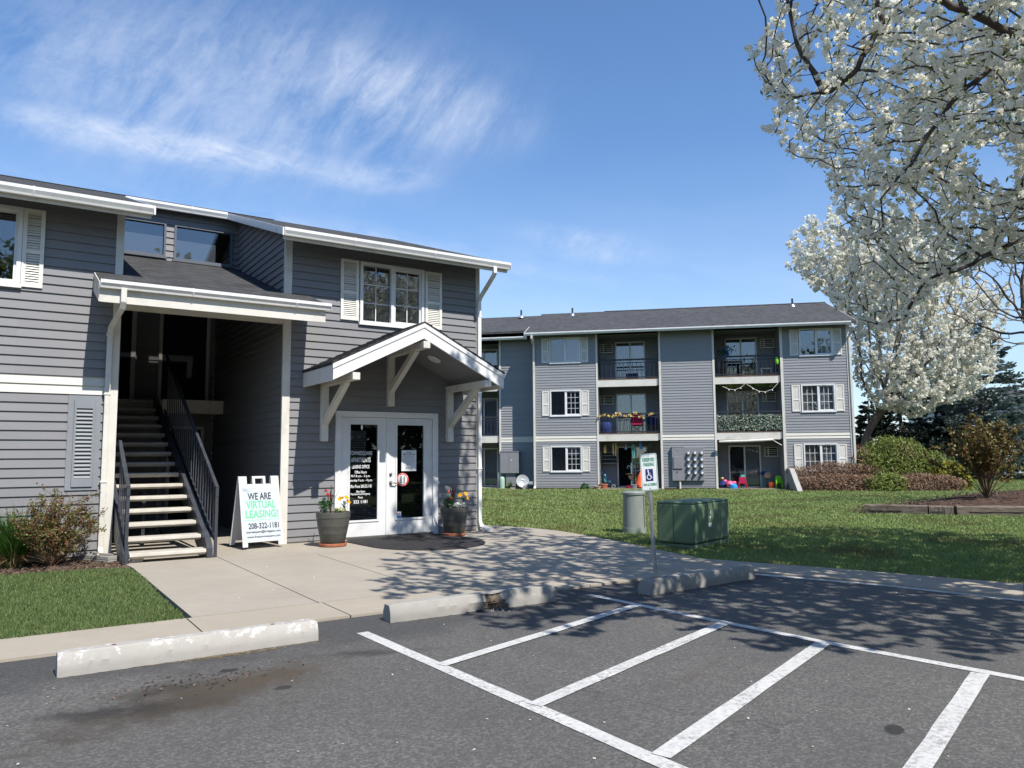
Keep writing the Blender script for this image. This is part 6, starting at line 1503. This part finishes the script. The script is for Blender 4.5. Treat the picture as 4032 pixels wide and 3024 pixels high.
def rose(name, base, z, w, h, nst, nleaf, mat, label, cat, lsz=.022, seed=2, wide=1.):
    r = np.random.default_rng(seed); T = empty(name, (base[0], base[1], z), 0, label, cat); m = MB(); tips = []
    for i in range(nst):
        a = r.random()*6.28; out = r.uniform(.15,1)*w/2; hh = h*r.uniform(.55,1)*(1-.35*(out/(w/2))**2); d = np.array([math.cos(a)*wide, math.sin(a), 0])
        P = [d*.05*r.random(), d*out*.35+np.array([0,0,hh*.42])+r.normal(size=3)*.03, d*out*.72+np.array([0,0,hh*.78])+r.normal(size=3)*.04, d*out+np.array([0,0,hh])]
        m.tube([tuple(p) for p in P], [.010,.008,.005,.002], 5, False)
        for j in range(4):
            u = r.uniform(.35,.95); k = min(2, int(u*3)); f = u*3-k; p = P[k]*(1-f)+P[k+1]*f; e = p+r.normal(size=3)*np.array([.09,.09,.06])*h+np.array([0,0,.06*h])
            m.tube([tuple(p), tuple((p+e)/2+r.normal(size=3)*.01), tuple(e)], [.004,.003,.0015], 4, False)
            for q_ in range(5): tips.append(p+(e-p)*r.random())
        for q_ in range(8): u = r.uniform(.4,1); k = min(2, int(u*3)); f = u*3-k; tips.append(P[k]*(1-f)+P[k+1]*f)
    m.build('stems', BROWNW, T); tips = np.array(tips)
    C = tips[r.integers(0, len(tips), nleaf)]+r.normal(size=(nleaf,3))*.028; n = nleaf
    V, F = quads(C, unit(rand_dirs(n)+np.array([0,-.3,.8])), rand_dirs(n)+np.array([0,0,-.1]), NP.uniform(.6,1.35,n)*lsz, NP.uniform(.35,.65,n)*lsz); np_mesh('leaves', V, F, mat, T); return T
rose('rose_bush', (-3.36,-.62), .012, 1.4, 1.08, 50, 6200, ROSEG, 'bronze and green rose bush beside the stair in the front bed', 'bush', .020, 4, 1.05)
sb_ = at(3885, 1950, 19.6)
rose('bronze_shrub', (sb_.x, sb_.y), .33, 3.1, 2.15, 60, 8500, ROSEL, 'bronze-leaved shrub growing in the raised mulch bed', 'shrub', .045, 7, 1.)
def clump(name, x, y, z, n, h, spread, label, mat, dry=0, w_=.006, seed=1):
    r = np.random.default_rng(seed); T = empty(name, (x, y, z), 0, label, 'ornamental grass')
    def mk(n, h, spread, droop):
        parts = []
        for i in range(n):
            a = r.random()*6.28; out = r.random()**.7*spread; hh = h*r.uniform(.6,1.1); d = np.array([math.cos(a), math.sin(a), 0]); s_ = np.array([-d[1], d[0], 0]); b = d*r.random()*spread*.25; V = []; k = 5
            for j in range(k+1):
                u = j/k; c = b+d*out*u**1.8+np.array([0,0,hh*(u-droop*u*u*(out/spread))]); ww = w_*(1-u**1.5)+.0008; V += [c-s_*ww, c+s_*ww]
            parts.append((np.array(V), np.array([(2*j,2*j+1,2*j+3,2*j+2) for j in range(k)])))
        return joinVF(parts)
    V, F = mk(n, h, spread, .35); np_mesh('blades', V, F, mat, T)
    if dry: V, F = mk(dry, h*.55, spread*1.1, .75); np_mesh('dry_blades', V, F, STRAW, T)
    return T
clump('ornamental_grass', -3.80, -.50, .012, 900, .84, .56, 'tall green ornamental grass clump at the left edge of the bed', CLUMP, 240, .006, 3)
clump('ornamental_grass', -5.0, -.6, .012, 420, .8, .42, 'ornamental grass clump just outside the left edge', CLUMP, 160, .006, 8)
clump('ornamental_grass', 4.25, 1.15, .0, 150, .42, .36, 'small arching grass tuft by the right downspout', CLUMP, 30, .006, 5)
clump('ornamental_grass', *fpos(-1.25, -.35), .0, 110, .42, .22, 'dark grass tuft at the foot of the utility boxes', CLUMP, 0, .007, 6)
mound('green_weed', fpos(2.2, .12), (.22,.14,.26), 240, .05, POTLEAF, 'small green weed at the foot of the slate wall', 'weed', FROT, .6, .3, 0, twigs=POTLEAF)

# raised mulch bed with timber edging
c0, c1, c2, c3 = c2w(8.55,18.75), c2w(10.0,18.1), c2w(13.5,17.3), c2w(19,17.2)
def timber(a, b, w_, h, label):
    d = (b-a); L = d.length; t = empty('edging_timber', (a.x, a.y, -.01), math.atan2(d.y, d.x), label, 'timber edging', 'weathered timbers edging the mulch bed'); r = random.Random(int(a.x*100))
    N = 14; vs = []
    for i in range(N+1):
        x = L*i/N
        for (yy, zz) in ((-w_/2,0), (-w_/2,h*.9), (-w_/2+.02,h), (w_/2-.02,h), (w_/2,h*.9), (w_/2,0)): vs.append((x, yy+r.uniform(-.008,.008), zz+(r.uniform(-.010,.010) if zz else 0)))
    m = MB(); m.add(vs, [(i*6+j, (i+1)*6+j, (i+1)*6+j+1, i*6+j+1) for i in range(N) for j in range(5)]+[(0,1,2,3,4,5), tuple(range(N*6+5, N*6-1, -1))]); m.build('timber_body', TIMB, t, smooth=False)
    m = MB(); m.box(L*.08, L*.6, -w_/2-.012, -w_/2-.003, h*.42, h*.46); m.build('split', BLACK, t)
u01 = (c1-c0).normalized(); u12 = (c2-c1).normalized()
timber(c0, c0+u01*1.35, .22, .24, 'splintered first timber at the left end of the mulch bed'); timber(c0+u01*1.38, c1+u01*.3, .22, .23, 'dark middle timber of the mulch bed edging'); timber(c1+u01*.34, c2, .22, .24, 'long pale topped timber edging the mulch bed'); timber(c2+u12*.03, c3, .22, .24, 'last timber running out at the right edge')
back = [c2w(8.7,19.0), c2w(11.0,21.5), c2w(14.5,25.5), c2w(19,27), c2w(22,25)]
NX, NY = 30, 14; vs = []; 
front = [c0+(c1-c0)*t_ for t_ in np.linspace(.02,1,8)]+[c1+(c2-c1)*t_ for t_ in np.linspace(.1,1,12)]+[c2+(c3-c2)*t_ for t_ in np.linspace(.1,1,10)]
def along(pl, u):
    ls = [(pl[i+1]-pl[i]).length for i in range(len(pl)-1)]; t_ = u*sum(ls)
    for i, l in enumerate(ls):
        if t_ <= l or i == len(ls)-1: return pl[i]+(pl[i+1]-pl[i])*min(1, t_/l)
        t_ -= l
for i in range(NX):
    f = front[i]; b = along(back, i/(NX-1))
    for j in range(NY): u = j/(NY-1); p = f+(b-f)*u; vs.append((p.x, p.y, .17*(1-u)+.34*math.sin(math.pi*min(1, u*1.05+.02))**.8*(min(1, i/20))+rnd.uniform(-.015,.015)))
m = MB(); m.add(vs, [(i*NY+j, (i+1)*NY+j, (i+1)*NY+j+1, i*NY+j+1) for i in range(NX-1) for j in range(NY-1)]); o = m.build('mulch', MULCH, smooth=True); tag(o, 'bark mulch mounded in the raised bed', 'mulch', kind='stuff')
va = np.array(vs); n = 5200; sel = NP.integers(0, len(va), n); C = va[sel]+NP.normal(size=(n,3))*np.array([.3,.3,.012])+np.array([0,0,.02]); ok = (project(C)[2] > 18.2); C = C[ok]; n = len(C)
V, F = quads(C, unit(NP.normal(size=(n,3))*.4+np.array([0,0,1.])), rand_dirs(n), NP.uniform(.02,.05,n), NP.uniform(.008,.018,n)); o = np_mesh('bark_chips', V, F, CHIP); tag(o, 'loose bark chips over the raised bed', 'bark chips', kind='stuff')
# leaf litter in the front bed, fallen petals and needles
n = 2600; C = np.stack([NP.uniform(-5.2,-2.55,n), NP.uniform(-1.42,-.1,n), np.full(n,.018)+NP.random(n)*.015], 1)
V, F = quads(C, unit(NP.normal(size=(n,3))*.35+np.array([0,0,1.])), rand_dirs(n), NP.uniform(.012,.035,n), NP.uniform(.006,.014,n)); o = np_mesh('leaf_litter', V, F, CHIP); tag(o, 'dry leaf and bark litter in the front bed', 'litter', kind='stuff')
n = 190; d = 2.2*(13/2.2)**NP.random(n); x = NP.uniform(-.72,.72,n)*d; C = np.stack([x*UX+d*UY+U0, -(x*UY-d*UX)+P0, np.zeros(n)], 1); k = (C[:,1] < -.2) & ~in_poly(C[:,0], C[:,1], front_poly) & ~in_poly(C[:,0], C[:,1], lawn_poly); C = C[k]; n = len(C); C[:,2] = np.where(C[:,1] > -6.17, .026, .006)
V, F = quads(C, unit(NP.normal(size=(n,3))*.2+np.array([0,0,1.])), rand_dirs(n), NP.uniform(.004,.0085,n), NP.uniform(.003,.007,n), False); o = np_mesh('fallen_petals', V, F, PETAL); tag(o, 'white petals scattered over the pavement', 'petals', kind='stuff')
n = 420; C = np.stack([NP.normal(-2.45,.26,n), -6.885-np.abs(NP.normal(0,.03,n)), np.full(n,.006)], 1); V, F = quads(C, unit(NP.normal(size=(n,3))*.15+np.array([0,0,1.])), rand_dirs(n)*np.array([1,.5,.1]), NP.uniform(.012,.03,n), np.full(n,.0016)); o = np_mesh('pine_needles', V, F, STRAW); tag(o, 'dry pine needles drifted along the wheel stop', 'needles', kind='stuff')
n = 130; g = gat(790, 2680); C = np.stack([NP.normal(g.x,.28,n), NP.normal(g.y,.10,n), np.full(n,.007)], 1); V, F = quads(C, unit(NP.normal(size=(n,3))*.3+np.array([0,0,1.])), rand_dirs(n), NP.uniform(.006,.022,n), NP.uniform(.004,.010,n)); o = np_mesh('leaf_debris', V, F, CHIP); tag(o, 'dark leaf debris on the oil stain', 'debris', kind='stuff')
# turf
blades('grass', front_poly, 240000, 5.4, 12.5, (-.78,-.10), BLADEN, (.022,.046), .0009, 'short green grass of the small front lawn')
blades('grass', lawn_poly, 420000, 8.2, 45, (-.30,.78), BLADE, (.022,.05), .0010, 'mown grass of the lawn between the buildings')

# ------------------------------------------------------------------ the pale house past the spruces
hp = at(3672, 1870, 56); he = at(4300, 1870, 53); hd = (he-hp); hd.z = 0; hr = math.atan2(hd.y, hd.x)
H_ = empty('pale_house', (hp.x, hp.y, 0), hr, 'pale grey sided house half hidden behind the spruces', 'house')
L = hd.length
hw = [(5.95, 7.15, 3.3, 4.6), (5.95, 7.15, .9, 2.1)]
m = MB(); wall_with_holes(m, 0, L, .05, 5.4, [(a+.01, b-.01, c+.01, d-.01) for a, b, c, d in hw], e=.15, lip=.02); siding(m, 0, 8, .05, 5.4, e=.15, lip=.02, O=(0,0), d=(0,1), n=(-1,0)); m.build('wall', SIDING_HOUSE, H_)
for a, b in ((-.08,.10), (4.05,4.22), (L-.1,L+.05)): MB().box(a, b, -.05, .03, .02, 5.4).build('corner_trim', TRIM, H_)
for a, b, c, d in hw: window(H_, a, b, c, d, 0, rows=3, drop=(.9,.9), backs=(CURT, CURT), glass=GLASSF, shut=[(a-.5, a-.04, c, d), (b+.04, b+.5, c, d)], bl=False)
m = MB(); m.prism([(-.6,5.35),(4,6.3),(8.6,5.35),(8.6,5.25),(4,6.2),(-.6,5.25)], -.5, L+.5); m.build('roof', SHINGLE_F, H_)
gutter(H_, -.4, L+.4, -.55, 5.38)

# ------------------------------------------------------------------ trees across the parking lot, behind the lens: they shade the low sky and show in the panes
def roadside_tree(x, y, h, label):
    T = empty('roadside_tree', (x, y, 0), 0, label, 'tree', 'trees across the parking lot'); m = MB(); m.tube([(0,0,-.05),(.1,0,h*.3),(0,.1,h*.62),(0,0,h*.9)], [.25,.2,.12,.04], 8)
    for i in range(9): a = i*2.4; m.tube([(0,0,h*(.28+.05*i)), (h*.13*math.cos(a), h*.13*math.sin(a), h*(.42+.05*i)), (h*.24*math.cos(a), h*.24*math.sin(a), h*(.5+.05*i))], [.08,.05,.02], 5)
    m.build('trunk', BARK, T); n = 5200; cs = ell(90, (0,0,h*.62), (h*.34,h*.34,h*.36)); C = np.repeat(cs, n//90+1, 0)[:n]+NP.normal(size=(n,3))*h*.045; leafcloud('crown', C, .22, HEDGEG, T, asp=.6); return T
T0 = roadside_tree(10, -27, 12.5, 'leafy tree standing across the lot behind the camera')
for x, y, s_ in ((17,-28,1.05), (3.5,-31,1.1), (-5,-31,.95), (-13,-29,1.), (25,-25,1.)):
    c = copy_tree(T0); c.location = (x, y, 0); c.scale = (s_,)*3; c.rotation_euler.z = x
HD = mound('added_dark_hedge', (8, -33.5), (26, 1.6, 4.2), 16000, .30, SPRN2, 'unseen dark hedge added behind the camera to darken door reflections and block low sky', 'hedge', 0, .45, .4, .9)  # added out of view: darkens the door glass reflection, blocks low skylight
